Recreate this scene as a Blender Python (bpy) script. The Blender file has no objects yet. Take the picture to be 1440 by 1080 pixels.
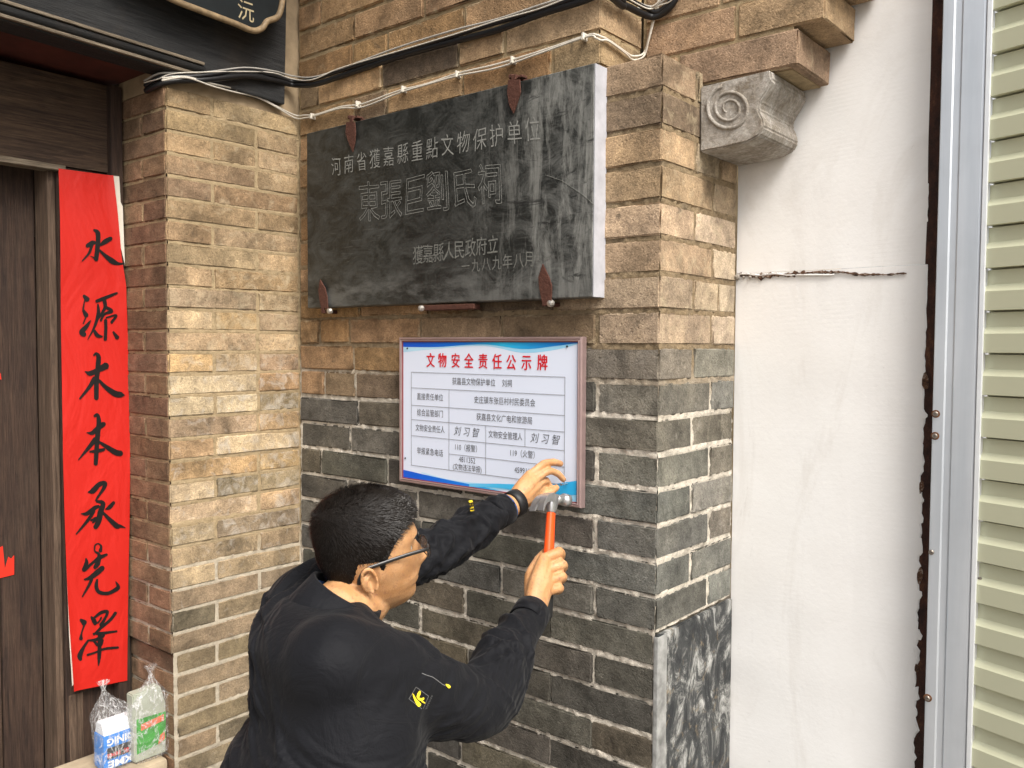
import bpy, bmesh, math, random
from mathutils import Vector, Matrix, noise
R = math.radians
scene = bpy.context.scene
# ------------------------------------------------------------------ camera
W0, H0, FPX = 1440.0, 1080.0, 1214.0
PITCH, ROLL = R(2.5), R(0.28)
cam_d = bpy.data.cameras.new('camera'); cam = bpy.data.objects.new('camera', cam_d)
scene.collection.objects.link(cam); scene.camera = cam
cam_d.sensor_width = 36.0; cam_d.lens = 36.0 * FPX / W0
cam_d.clip_start = 0.02; cam_d.clip_end = 3000
CP = Vector((0, 0, 1.6))
Fv = Vector((0, math.cos(PITCH), -math.sin(PITCH))); R0 = Vector((1, 0, 0)); U0 = R0.cross(Fv)
Rv = R0 * math.cos(ROLL) + U0 * math.sin(ROLL); Uv = U0 * math.cos(ROLL) - R0 * math.sin(ROLL)
cam.matrix_world = Matrix.Translation(CP) @ Matrix((Rv, Uv, -Fv)).transposed().to_4x4()
# ------------------------------------------------------------------ sky, sun, exposure
world = bpy.data.worlds.new('World'); scene.world = world; world.use_nodes = True
wn, wl = world.node_tree.nodes, world.node_tree.links
wn.clear()
sky = wn.new('ShaderNodeTexSky'); sky.sky_type = 'NISHITA'; sky.sun_disc = False
SUN_DIR = Vector((0.36, -0.66, 0.85)).normalized()          # towards the sun (hidden by thin cloud)
sky.sun_elevation = math.asin(SUN_DIR.z); sky.sun_rotation = math.atan2(SUN_DIR.x, SUN_DIR.y)
sky.air_density = 1.0; sky.dust_density = 6.0; sky.ozone_density = 1.0
hs = wn.new('ShaderNodeHueSaturation'); hs.inputs['Saturation'].default_value = 0.22
bg = wn.new('ShaderNodeBackground'); bg.inputs['Strength'].default_value = 0.105
wo = wn.new('ShaderNodeOutputWorld')
wl.new(sky.outputs[0], hs.inputs['Color']); wl.new(hs.outputs[0], bg.inputs['Color']); wl.new(bg.outputs[0], wo.inputs['Surface'])
sl = bpy.data.lights.new('sun', 'SUN'); sl.energy = 1.5; sl.angle = R(28); sl.color = (1.0, 0.93, 0.83)
so = bpy.data.objects.new('sun', sl); scene.collection.objects.link(so)
so.rotation_euler = SUN_DIR.to_track_quat('Z', 'Y').to_euler(); so.location = (3, -3, 6)
vs = scene.view_settings; vs.view_transform = 'Standard'; vs.look = 'None'; vs.gamma = 1.0; vs.use_curve_mapping = False
vs.exposure = 1.22
scene.cycles.use_denoising = True
scene.cycles.max_bounces = 8; scene.cycles.transparent_max_bounces = 12
scene.cycles.caustics_reflective = False; scene.cycles.caustics_refractive = False
# ------------------------------------------------------------------ frames and helpers
COL = scene.collection
def ray(px, py):
    return Fv + Rv * ((px - W0/2) / FPX) - Uv * ((py - H0/2) / FPX)
def P(px, py, d):                       # world point at forward distance d
    return CP + ray(px, py) * d
EB = Vector((0.635, 0.7725, 0)).normalized()     # "s": away from us along the street-side faces
ER = Vector((EB.y, -EB.x, 0))                    # "r": towards right and us along the gable wing
_d = ray(927, 487); _q = CP + _d * (1.87 / _d.y)
ORG = Vector((_q.x, _q.y, 0)); ZH = _q.z
MW = Matrix.Translation(ORG) @ Matrix((ER, EB, Vector((0, 0, 1)))).transposed().to_4x4()
MWI = MW.inverted()
def hs_(px, py, s0=0.0):                # picture point on the plane s = s0 -> (r, z)
    o = MWI @ CP; d = MWI.to_3x3() @ ray(px, py); k = (s0 - o.y) / d.y; q = o + d * k
    return q.x, q.z
def hr_(px, py, r0):                    # picture point on the plane r = r0 -> (s, z)
    o = MWI @ CP; d = MWI.to_3x3() @ ray(px, py); k = (r0 - o.x) / d.x; q = o + d * k
    return q.y, q.z
def tag(o, label=None, cat=None, group=None, kind=None):
    if label: o['label'] = label
    if cat: o['category'] = cat
    if group: o['group'] = group
    if kind: o['kind'] = kind
    return o
def empty(name, M, label=None, cat=None, group=None, kind=None):
    o = bpy.data.objects.new(name, None); COL.objects.link(o); o.empty_display_size = .05
    o.matrix_world = M
    o['_base'] = 1
    return tag(o, label, cat, group, kind)
BASE = {}
def wthing(name, base, label=None, cat=None, group=None, kind=None):   # thing in wall frame, base = (r,s,z)
    M = MW @ Matrix.Translation(Vector(base)); o = empty(name, M, label, cat, group, kind)
    del o['_base']; BASE[o.name] = Vector(base); return o
def gthing(name, base, label=None, cat=None, group=None, kind=None):   # thing in world frame
    o = empty(name, Matrix.Translation(Vector(base)), label, cat, group, kind)
    del o['_base']; BASE[o.name] = Vector(base); return o
def mesh(name, vs_, fs, smooth=False):
    me = bpy.data.meshes.new(name); me.from_pydata([tuple(v) for v in vs_], [], fs); me.update()
    if smooth: me.polygons.foreach_set('use_smooth', [True] * len(me.polygons))
    return me
def link(name, me, mat=None, parent=None, loc=None):
    o = bpy.data.objects.new(name, me); COL.objects.link(o)
    if mat:
        if not me.materials: me.materials.append(mat)
    if parent: o.parent = parent
    if loc is not None: o.location = loc
    return o
def part(name, geo, mat, parent, smooth=False, kind=None):             # geo in the thing's frame (wall or world), base removed
    b = BASE.get(parent.name, Vector((0, 0, 0)))
    vs_, fs = geo
    o = link(name, mesh(name, [Vector(v) - b for v in vs_], fs, smooth), mat, parent)
    if kind: o['kind'] = kind
    return o
def solo(name, geo, mat, label=None, cat=None, group=None, kind=None, smooth=False, wall=True):  # one-mesh thing
    vs_, fs = geo
    n = len(vs_); b = Vector((sum(v[0] for v in vs_)/n, sum(v[1] for v in vs_)/n, min(v[2] for v in vs_)))
    o = link(name, mesh(name, [Vector(v) - b for v in vs_], fs, smooth), mat)
    o.matrix_world = (MW if wall else Matrix.Identity(4)) @ Matrix.Translation(b)
    return tag(o, label, cat, group, kind)
def merge(*gs):
    V, F = [], []
    for v, f in gs:
        k = len(V); V += list(v); F += [tuple(i + k for i in q) for q in f]
    return V, F
def box(x0, x1, y0, y1, z0, z1, b=0.0):
    if x0 > x1: x0, x1 = x1, x0
    if y0 > y1: y0, y1 = y1, y0
    if z0 > z1: z0, z1 = z1, z0
    if b <= 0:
        v = [(x, y, z) for x in (x0, x1) for y in (y0, y1) for z in (z0, z1)]
        return v, [(0,1,3,2),(4,6,7,5),(0,4,5,1),(2,3,7,6),(0,2,6,4),(1,5,7,3)]
    b = min(b, (x1-x0)/2.01, (y1-y0)/2.01, (z1-z0)/2.01)
    bm = bmesh.new(); r = bmesh.ops.create_cube(bm, size=1)
    for v in bm.verts: v.co = Vector(((x0+x1)/2 + v.co.x*(x1-x0), (y0+y1)/2 + v.co.y*(y1-y0), (z0+z1)/2 + v.co.z*(z1-z0)))
    bmesh.ops.bevel(bm, geom=bm.edges[:], offset=b, segments=1 if b < .003 else 2, affect='EDGES', profile=.7)
    v, f = bmg(bm); return v, f
def bmg(bm):
    bm.verts.index_update(); v = [x.co.copy() for x in bm.verts]; f = [tuple(q.index for q in p.verts) for p in bm.faces]
    bm.free(); return v, f
def prism(pts, axis, a, b, bev=0.0):   # pts = outline in the two other axes (x,y,z order), extruded along axis from a to b
    bm = bmesh.new()
    def mk(p, h):
        return Vector({'x': (h, p[0], p[1]), 'y': (p[0], h, p[1]), 'z': (p[0], p[1], h)}[axis])
    va = [bm.verts.new(mk(p, a)) for p in pts]; vb = [bm.verts.new(mk(p, b)) for p in pts]
    n = len(pts); bm.faces.new(va); bm.faces.new(vb[::-1])
    for i in range(n): bm.faces.new((va[i], vb[i], vb[(i+1) % n], va[(i+1) % n]))
    bmesh.ops.recalc_face_normals(bm, faces=bm.faces)
    if bev: bmesh.ops.bevel(bm, geom=bm.edges[:], offset=bev, segments=2, affect='EDGES')
    bmesh.ops.triangulate(bm, faces=[f for f in bm.faces if len(f.verts) > 4])
    return bmg(bm)
def spline(pts, n=8):                   # Catmull-Rom through tuples of any dimension
    pts = [tuple(p) for p in pts]
    if len(pts) < 3:
        a, b = pts[0], pts[-1]; return [tuple(a[k] + (b[k]-a[k])*i/n for k in range(len(a))) for i in range(n+1)]
    q = [tuple(2*a-b for a, b in zip(pts[0], pts[1]))] + pts + [tuple(2*a-b for a, b in zip(pts[-1], pts[-2]))]
    out = []
    for i in range(1, len(q)-2):
        for j in range(n):
            t = j / n
            out.append(tuple(.5*((2*b) + (c-a)*t + (2*a-5*b+4*c-d)*t*t + (3*b-a-3*c+d)*t**3) for a, b, c, d in zip(q[i-1], q[i], q[i+1], q[i+2])))
    out.append(pts[-1]); return out
def tube(path, rad, sides=8, cap=True, squash=None):     # path of Vectors, rad number or list
    pts = [Vector(p) for p in path]; n = len(pts)
    rr = rad if isinstance(rad, (list, tuple)) else [rad] * n
    V, F = [], []; up = None
    for i, p in enumerate(pts):
        t = (pts[min(i+1, n-1)] - pts[max(i-1, 0)]).normalized()
        if up is None:
            up = Vector((0, 0, 1)) if abs(t.z) < .9 else Vector((1, 0, 0))
        up = (up - t * up.dot(t)); up = up.normalized() if up.length > 1e-6 else t.orthogonal().normalized()
        sd = t.cross(up)
        for k in range(sides):
            a = 2 * math.pi * k / sides
            V.append(p + up * math.cos(a) * rr[i] * (squash or 1) + sd * math.sin(a) * rr[i])
    for i in range(n-1):
        for k in range(sides):
            a, b = i*sides + k, i*sides + (k+1) % sides
            F.append((a, b, b + sides, a + sides))
    if cap: F.append(tuple(range(sides))[::-1]); F.append(tuple((n-1)*sides + k for k in range(sides)))
    return V, F
def lathe(prof, c, axis, seg=20):       # prof [(radius, height)], centre, axis vector
    ax = Vector(axis).normalized(); u = ax.orthogonal().normalized(); w = ax.cross(u); c = Vector(c)
    V, F = [], []
    for r_, h in prof:
        for k in range(seg):
            a = 2*math.pi*k/seg; V.append(c + ax*h + (u*math.cos(a) + w*math.sin(a))*max(r_, 1e-5))
    for i in range(len(prof)-1):
        for k in range(seg):
            a, b = i*seg+k, i*seg+(k+1) % seg; F.append((a, b, b+seg, a+seg))
    F.append(tuple(range(seg))[::-1]); F.append(tuple((len(prof)-1)*seg+k for k in range(seg)))
    return V, F
# ------------------------------------------------------------------ materials
class NT:
    def __init__(s, name, rough=.8, metal=0.0, spec=.4):
        s.m = bpy.data.materials.new(name); s.m.use_nodes = True; s.n = s.m.node_tree.nodes; s.l = s.m.node_tree.links
        s.b = s.n['Principled BSDF']; s.b.inputs['Roughness'].default_value = rough; s.b.inputs['Metallic'].default_value = metal
        s.b.inputs['Specular IOR Level'].default_value = spec
        s.co = s.n.new('ShaderNodeTexCoord'); s.geo = None
    def put(s, sock, v):
        if isinstance(v, bpy.types.NodeSocket): s.l.new(v, sock)
        elif v is not None:
            if hasattr(v, '__len__') and len(v) == 3 and sock.type == 'RGBA': v = (*v, 1)
            sock.default_value = v
    def pos(s):
        if not s.geo: s.geo = s.n.new('ShaderNodeNewGeometry')
        return s.geo.outputs['Position']
    def map(s, src, scale=(1, 1, 1), rot=(0, 0, 0), loc=(0, 0, 0)):
        m = s.n.new('ShaderNodeMapping'); s.put(m.inputs['Vector'], src); m.inputs['Scale'].default_value = scale
        m.inputs['Rotation'].default_value = rot; m.inputs['Location'].default_value = loc; return m.outputs[0]
    def noise(s, vec, scale, detail=4, rough=.6, dist=0.0):
        m = s.n.new('ShaderNodeTexNoise'); s.put(m.inputs['Vector'], vec); m.inputs['Scale'].default_value = scale
        m.inputs['Detail'].default_value = detail; m.inputs['Roughness'].default_value = rough; m.inputs['Distortion'].default_value = dist
        return m.outputs['Fac']
    def voro(s, vec, scale, feat='F1'):
        m = s.n.new('ShaderNodeTexVoronoi'); m.feature = feat; s.put(m.inputs['Vector'], vec); m.inputs['Scale'].default_value = scale
        return m.outputs['Distance']
    def ramp(s, f, stops, interp='LINEAR'):
        m = s.n.new('ShaderNodeValToRGB'); s.put(m.inputs[0], f); m.color_ramp.interpolation = interp; e = m.color_ramp.elements
        while len(e) < len(stops): e.new(.5)
        for x, (p, c) in zip(e, stops):
            x.position = p; x.color = (c, c, c, 1) if isinstance(c, (int, float)) else (*c, 1)
        return m.outputs[0]
    def mix(s, f, a, b, mode='MIX'):
        m = s.n.new('ShaderNodeMix'); m.data_type = 'RGBA'; m.blend_type = mode; m.clamp_result = False
        s.put(m.inputs[0], f); s.put(m.inputs[6], a); s.put(m.inputs[7], b); return m.outputs[2]
    def math(s, op, a, b=None, c=None, clamp=False):
        m = s.n.new('ShaderNodeMath'); m.operation = op; m.use_clamp = clamp; s.put(m.inputs[0], a)
        if b is not None: s.put(m.inputs[1], b)
        if c is not None: s.put(m.inputs[2], c)
        return m.outputs[0]
    def sep(s, v):
        m = s.n.new('ShaderNodeSeparateXYZ'); s.put(m.inputs[0], v); return m.outputs
    def bump(s, h, strength=.5, dist=.004, prev=None):
        m = s.n.new('ShaderNodeBump'); s.put(m.inputs['Height'], h); m.inputs['Strength'].default_value = strength
        m.inputs['Distance'].default_value = dist
        if prev: s.l.new(prev, m.inputs['Normal'])
        s.l.new(m.outputs[0], s.b.inputs['Normal']); return m.outputs[0]
    def col(s, c): s.put(s.b.inputs['Base Color'], c)
    def set(s, k, v): s.put(s.b.inputs[k], v)
def plain(name, c, rough=.7, metal=0.0, var=.12, scale=30, bump=.15, spec=.4):
    t = NT(name, rough, metal, spec); p = t.co.outputs['Object']
    n = t.noise(p, scale, 5); k = t.ramp(n, [(.3, 1-var), (.7, 1+var)])
    t.col(t.mix(1.0, c, k, 'MULTIPLY')); 
    if bump: t.bump(n, bump, .002)
    return t.m
def smooth01(t, v, a, b):
    if a > b: return t.math('SUBTRACT', 1.0, smooth01(t, v, b, a))
    m = t.n.new('ShaderNodeMapRange'); m.interpolation_type = 'SMOOTHSTEP'; t.put(m.inputs[0], v)
    m.inputs[1].default_value = a; m.inputs[2].default_value = b; return m.outputs[0]

def m_brick():
    t = NT('brick_clay', .92, 0, .25); w = t.pos()
    oi = t.n.new('ShaderNodeObjectInfo'); c = oi.outputs['Color']; al = oi.outputs['Alpha']
    off = t.n.new('ShaderNodeVectorMath'); off.operation = 'ADD'; t.l.new(w, off.inputs[0])
    cm = t.n.new('ShaderNodeCombineXYZ'); r10 = t.math('MULTIPLY', oi.outputs['Random'], 37.0)
    for i in range(3): t.l.new(r10, cm.inputs[i])
    t.l.new(cm.outputs[0], off.inputs[1]); q = off.outputs[0]
    big = t.noise(q, 9, 4, .65, .6); med = t.noise(q, 38, 5, .7); fine = t.noise(w, 240, 3, .7)
    base = t.mix(1.0, c, t.ramp(big, [(.28, .52), (.5, 1.0), (.74, 1.42)]), 'MULTIPLY')
    base = t.mix(1.0, base, t.ramp(med, [(.3, .72), (.55, 1.02), (.75, 1.3)]), 'MULTIPLY')
    base = t.mix(1.0, base, t.ramp(fine, [(.3, .68), (.5, 1.0), (.7, 1.30)]), 'MULTIPLY')
    # dark soot patches
    d = t.ramp(t.noise(q, 14, 6, .7, 1.0), [(.60, 0), (.70, 1)])
    base = t.mix(t.math('MULTIPLY', d, .55), base, (.045, .038, .03))
    wide = t.noise(w, 3.4, 5, .65, .5)
    base = t.mix(1.0, base, t.ramp(wide, [(.3, (.70, .68, .66)), (.5, (1, 1, 1)), (.7, (1.22, 1.2, 1.14))]), 'MULTIPLY')
    # lime wash and mortar smears (amount per brick in the object's alpha)
    gx, gy, gz = t.sep(t.co.outputs['Generated'])
    dd = lambda v, k: t.math('MULTIPLY', t.math('MINIMUM', v, t.math('SUBTRACT', 1.0, v)), k)
    ed = t.math('MINIMUM', dd(gx, 3.2), dd(gz, 1.0)); edge = smooth01(t, ed, .17, .0)
    sm = t.noise(w, 30, 3, .55, .8)
    thr = t.math('ADD', t.math('ADD', t.math('MULTIPLY', al, .46), t.math('MULTIPLY', edge, .22)), t.math('SUBTRACT', sm, .93))
    smf = t.math('MULTIPLY', thr, 3.5, clamp=True)
    z = t.sep(w)[2]
    lime = t.mix(smooth01(t, z, 1.50, 1.62), (.50, .46, .40), (.50, .41, .27))
    base = t.mix(t.math('MULTIPLY', smf, .62), base, lime)
    t.col(base)
    h = t.math('ADD', t.math('MULTIPLY', med, .7), t.math('MULTIPLY', fine, .35))
    n1 = t.bump(h, 1.0, .006)
    pits = t.ramp(t.voro(q, 70), [(.0, 0), (.22, 1)])
    t.bump(pits, .5, .003, n1)
    return t.m
def m_mortar():
    t = NT('lime_mortar', .95, 0, .2); w = t.pos(); z = t.sep(w)[2]
    nz = t.noise(w, 4, 3); zz = t.math('ADD', z, t.math('MULTIPLY', t.math('SUBTRACT', nz, .5), .25))
    c = t.mix(smooth01(t, zz, 1.42, 1.62), (.64, .58, .49), (.27, .20, .12))
    k = t.ramp(t.noise(w, 60, 6, .75), [(.3, .6), (.5, 1.0), (.7, 1.2)])
    c = t.mix(1.0, c, k, 'MULTIPLY')
    d = t.ramp(t.noise(w, 11, 5, .7, .5), [(.52, 0), (.66, 1)])
    c = t.mix(t.math('MULTIPLY', d, .45), c, (.14, .115, .085))
    t.col(c); t.bump(t.noise(w, 170, 5, .8), 1.0, .004); return t.m
def m_mortar_tan():
    t = NT('clay_mortar', .95, 0, .2); w = t.pos(); z = t.sep(w)[2]
    c = t.mix(smooth01(t, z, 0.96, 1.06), (.46, .40, .31), (.35, .265, .155))
    k = t.ramp(t.noise(w, 50, 6, .75), [(.3, .65), (.5, 1.0), (.7, 1.2)])
    t.col(t.mix(1.0, c, k, 'MULTIPLY')); t.bump(t.noise(w, 170, 5, .8), 1.0, .003); return t.m
MB, MM, MMT = m_brick(), m_mortar(), m_mortar_tan()

def m_wood(name, c1, c2, vertical=True, rough=.75, light=.0, dir2=None):
    t = NT(name, rough, 0, .35); p = t.co.outputs['Object']
    sc = (14, 14, 1.0) if vertical else (14, 1.0, 14)
    q = t.map(p, sc)
    g = t.noise(q, 5.5, 8, .7, .8); f = t.noise(t.map(p, (60, 60, 2.2) if vertical else (60, 2.2, 60)), 6, 5, .7, .3)
    c = t.mix(t.ramp(g, [(.34, 0), (.62, 1)]), c1, c2)
    c = t.mix(1.0, c, t.ramp(f, [(.3, .55), (.55, 1.0), (.75, 1.5)]), 'MULTIPLY')
    dust = t.ramp(t.noise(p, 5, 6, .7), [(.5, 0), (.7, 1)])
    c = t.mix(t.math('MULTIPLY', dust, .18), c, (.13, .09, .06))
    t.col(c); t.bump(t.math('ADD', g, f), .8, .004); return t.m
# ================================================================== ground, far surroundings
t = NT('ground_paving', .9); w = t.pos()
t.col(t.mix(t.noise(w, 2.2, 6, .7), (.16, .14, .12), (.26, .24, .21))); t.bump(t.noise(w, 40, 5), .5, .01)
gr = link('ground', mesh('ground', [(-400, -400, 0), (400, -400, 0), (400, 400, 0), (-400, 400, 0)], [(0, 1, 2, 3)]), t.m)
gr['kind'] = 'structure'
# ================================================================== brick makers
rng = random.Random(7)
BV = {}
def brick_mesh(lx, ly, lz, nv=4, chip=.004):
    key = (round(lx, 2), round(ly, 2), round(lz, 3)); lst = BV.setdefault(key, [])
    if len(lst) < nv:
        kx, ky, kz = key; r = random.Random(len(BV)*31 + len(lst)); b = .0035
        def ax(h, mids):
            return [-h, -h + b] + [(-h + b) + (2*h - 2*b) * (i+1) / (mids+1) for i in range(mids)] + [h - b, h]
        X, Y, Z = ax(kx/2, max(1, int(kx/.09))), ax(ky/2, 0 if ky < .13 else 1), ax(kz/2, 1)
        nx, ny, nz = len(X), len(Y), len(Z); idx = {}; V = []; F = []; sd = r.random()*90
        def gv(i, j, k):
            if (i, j, k) not in idx:
                x, y, z = X[i], Y[j], Z[k]; e = [i in (0, nx-1), j in (0, ny-1), k in (0, nz-1)]; m = sum(e)
                v = Vector((x, y, z))
                if m >= 2:
                    a = b * (.35 + .6 * r.random()) + (chip * 1.5 * r.random() if r.random() < .45 else 0)
                    for q in range(3):
                        if e[q]: v[q] -= math.copysign(a, v[q])
                else:
                    n3 = noise.noise_vector(v * 14 + Vector((sd, sd, sd)))
                    for q in range(3):
                        if e[q]: v[q] += n3[q] * .0022
                v += noise.noise_vector(v * 22 + Vector((sd, 0, sd))) * .0012
                idx[(i, j, k)] = len(V); V.append(v)
            return idx[(i, j, k)]
        for j in range(ny-1):
            for k in range(nz-1):
                F.append((gv(0, j, k), gv(0, j, k+1), gv(0, j+1, k+1), gv(0, j+1, k)))
                F.append((gv(nx-1, j, k), gv(nx-1, j+1, k), gv(nx-1, j+1, k+1), gv(nx-1, j, k+1)))
        for i in range(nx-1):
            for k in range(nz-1):
                F.append((gv(i, 0, k), gv(i+1, 0, k), gv(i+1, 0, k+1), gv(i, 0, k+1)))
                F.append((gv(i, ny-1, k), gv(i, ny-1, k+1), gv(i+1, ny-1, k+1), gv(i+1, ny-1, k)))
            for j in range(ny-1):
                F.append((gv(i, j, 0), gv(i, j+1, 0), gv(i+1, j+1, 0), gv(i+1, j, 0)))
                F.append((gv(i, j, nz-1), gv(i+1, j, nz-1), gv(i+1, j+1, nz-1), gv(i, j+1, nz-1)))
        me = mesh('brick', V, F, False); me.materials.append(MB); lst.append(me); return key, me
    return key, r_choice(lst)
def r_choice(l): return l[rng.randrange(len(l))]
RECTS = []
def brick(parent, x0, x1, y0, y1, z0, z1, colr, lime=.1, tilt=.6, name='brick'):
    RECTS.append((x0, x1, y0, y1, z0, z1))
    lx, ly, lz = x1-x0, y1-y0, z1-z0
    key, me = brick_mesh(lx, ly, lz)
    o = bpy.data.objects.new(name, me); COL.objects.link(o); o.parent = parent
    o.location = Vector(((x0+x1)/2, (y0+y1)/2, (z0+z1)/2)) - BASE[parent.name]
    o.scale = (lx/key[0], ly/key[1], lz/key[2])
    o.rotation_euler = (R(rng.uniform(-.5, .5)*tilt), R(rng.uniform(-.5, .5)*tilt), R(rng.uniform(-.4, .4)*tilt))
    o.color = (*colr, lime); return o
def vary(c, a=.15, hue=.025):
    k = 1 + rng.uniform(-a, a); return tuple(max(.005, x * k * (1 + rng.uniform(-hue, hue))) for x in c)
def mixc(a, b, f): return tuple(x + (y-x)*f for x, y in zip(a, b))
def sstep(v, a, b):
    t_ = max(0, min(1, (v-a)/(b-a))); return t_*t_*(3-2*t_)
def mortar_sheet(parent, axis, fixed, u0, u1, z0, z1, mat, sign=-1, step=.007, amp=.0028, base=.004, name='mortar', seed=0, edge=0.0):
    nu, nz = max(2, int(abs(u1-u0)/step)), max(2, int((z1-z0)/step)); V, F = [], []
    bins = {}
    for (a0, a1, b0, b1, c0, c1) in RECTS:
        rr = (a0, a1, c0, c1) if axis == 'y' and abs(b0 - fixed) < .012 else ((b0, b1, c0, c1) if axis == 'x' and abs(a1 - fixed) < .012 else None)
        if rr:
            for q_ in range(int(c0/.03)-1, int(c1/.03)+2): bins.setdefault(q_, []).append(rr)
    for i in range(nu+1):
        for j in range(nz+1):
            u = u0 + (u1-u0)*i/nu; z = z0 + (z1-z0)*j/nz
            h = max(-.008, ( noise.fractal(Vector((u*45+seed, z*45, seed)), .6, 2.1, 3) * amp*1.25 + noise.noise(Vector((u*7, z*7, seed+5)))*amp*.6))
            for (e0, e1, c0, c1) in bins.get(int(z/.03), ()):
                di = min(u-e0, e1-u, z-c0, c1-z)
                if di > 0: h = min(h, base + .0016 - .0075*sstep(di, .0015, .0095)); break
            d = fixed - sign * (base - h)            # sign = outward direction of the face along the axis
            V.append((u, d, z) if axis == 'y' else (d, u, z))
    for i in range(nu):
        for j in range(nz):
            a = i*(nz+1)+j; q = (a, a+nz+1, a+nz+2, a+1)
            F.append(q if (axis == 'y') == (sign < 0) else q[::-1])
    return part(name, (V, F), mat, parent, smooth=True)
# ================================================================== gable wing wall (faces A, C) with its corbelled head
CP_A = .0787                                   # course pitch
zk = lambda k: ZH + CP_A * k
RI = -1.262                                    # inner corner
gw = wthing('brick_wall', (0, 0, 0), 'grey and tan brick gable wall carrying the black stone tablet, its corner stepping out in corbels', 'wall')
GAP = .0085
ZT = hs_(930, 79, 0)[1]                        # top of the thick pier
K_TOP = round((ZT - ZH) / CP_A)
def warm(c): return (c[0]*1.0, c[1]*.93, c[2]*.90)
def col_A(z, r):
    up = sstep(z + rng.uniform(-.05, .05), ZH-.10 - .10*(-r), ZH + .06 - .12*(-r))
    tan = rng.choices([(.30, .205, .115), (.24, .165, .095), (.20, .15, .095), (.35, .25, .145), (.115, .09, .065), (.27, .175, .09)], [4, 3, 3, 2, 1.4, 3])[0]
    gry = rng.choices([(.096, .089, .074), (.072, .067, .056), (.120, .112, .094), (.108, .092, .068), (.082, .079, .070)], [4, 3, 2, 2, 3])[0]
    return vary(mixc(gry, warm(tan), up), .14)
def col_C(z):
    top = rng.choice([(.34, .27, .165), (.38, .31, .20), (.30, .245, .16), (.36, .30, .21)])
    mid = rng.choice([(.46, .39, .285), (.44, .37, .26), (.48, .41, .31)])
    low = rng.choice([(.19, .186, .165), (.165, .162, .145), (.215, .208, .18), (.17, .155, .125)])
    f = sstep(z, ZH - .06, ZH + .03)
    h = sstep(z, ZH + .40, ZH + .25) * f
    return vary(mixc(low, warm(mixc(top, mid, h)), f), .07, .03)
SC = .372
def wav(x, k): return .0035*noise.noise(Vector((x*2.2, k*.35, 4))) * min(1, -x*3)
for k in range(-21, 24):
    z0, z1 = zk(k) + GAP*.5, zk(k+1) - GAP*.5
    if z0 < .012: continue
    zc = (z0+z1)/2; typ = (k % 2 == 1)          # k=-1 row just under the horizon is "long" on the A side
    low = zc < ZH; lime_a = .62 if not low else .12
    cuts = []
    if k < K_TOP:
        x = 0.0; la, lc = (.285, .152) if typ else (.166, .243)
        stone = zc < ZH - CP_A*8
        if stone: # below: painted stone closes the end; brick stops short
            brick(gw, -la+rng.uniform(-.008, .008), -.004, 0, .10, z0, z1, col_A(zc, 0), .15)
        else:
            ca = mixc(col_A(zc, 0), col_C(zc), .45)
            brick(gw, -la + GAP, 0, rng.uniform(-.002, .002), lc, z0, z1, ca, .42 if not low else .2, .4)
            # outer face of the return (C)
            cut = lc + GAP
            nxt = lc + (.125 if rng.random() < .25 and typ else 9)
            brick(gw, -.12, rng.uniform(-.002, .002), cut, min(SC, nxt), z0, z1, col_C(zc), .5 if not low else .25, .4)
            if nxt < SC: brick(gw, -.12, 0, nxt+GAP, SC, z0, z1, col_C(zc), .45, .4)
        x = -la
    else:
        la, lc = (.285, .18) if typ else (.14, .18)
        x = -.16 - la
        brick(gw, x + GAP, -.16, rng.uniform(-.001, .001), .18, z0, z1, vary((.33, .24, .14), .1), .35, .3)
    while x > RI + .02:
        ln = .285 if rng.random() < .78 else .142
        ln += rng.uniform(-.012, .012); x1 = x; x0 = x - ln
        if x0 < RI + .05: x0 = RI
        brick(gw, x0 + GAP*rng.uniform(.7, 1.2), x1, rng.uniform(-.0045, -.0005), .10, z0 + wav(x0, k) + rng.uniform(-.001, .002), z1 + wav(x0, k) - rng.uniform(-.001, .002), col_A(zc, x0), lime_a)
        x = x0
mortar_sheet(gw, 'y', 0, RI, -.0025, .05, ZT-.01, MM, -1, .0048, .0032, .0024, seed=3)
mortar_sheet(gw, 'y', 0, RI, -.166, ZT-.01, zk(24), MMT, -1, .010, .002, .004, seed=8)
mortar_sheet(gw, 'x', 0, .0025, SC, zk(-8), ZT-.01, MM, 1, .0048, .003, .0022, seed=5)
mortar_sheet(gw, 'x', -.16, .006, .18, ZT-.01, zk(24), MMT, 1, .01, .002, .004, seed=6)
# solid core behind the facing
part('wall_core', merge(box(RI, -.02, .02, 1.2, 0, ZT-.012), box(RI, -.18, .02, 1.2, ZT-.01, zk(24)), box(-.17, -.012, .02, SC-.002, 0, zk(-8)-.02)), MMT, gw)
# sloping cap bricks of the pier
for a in (0, 1):
    pass
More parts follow.
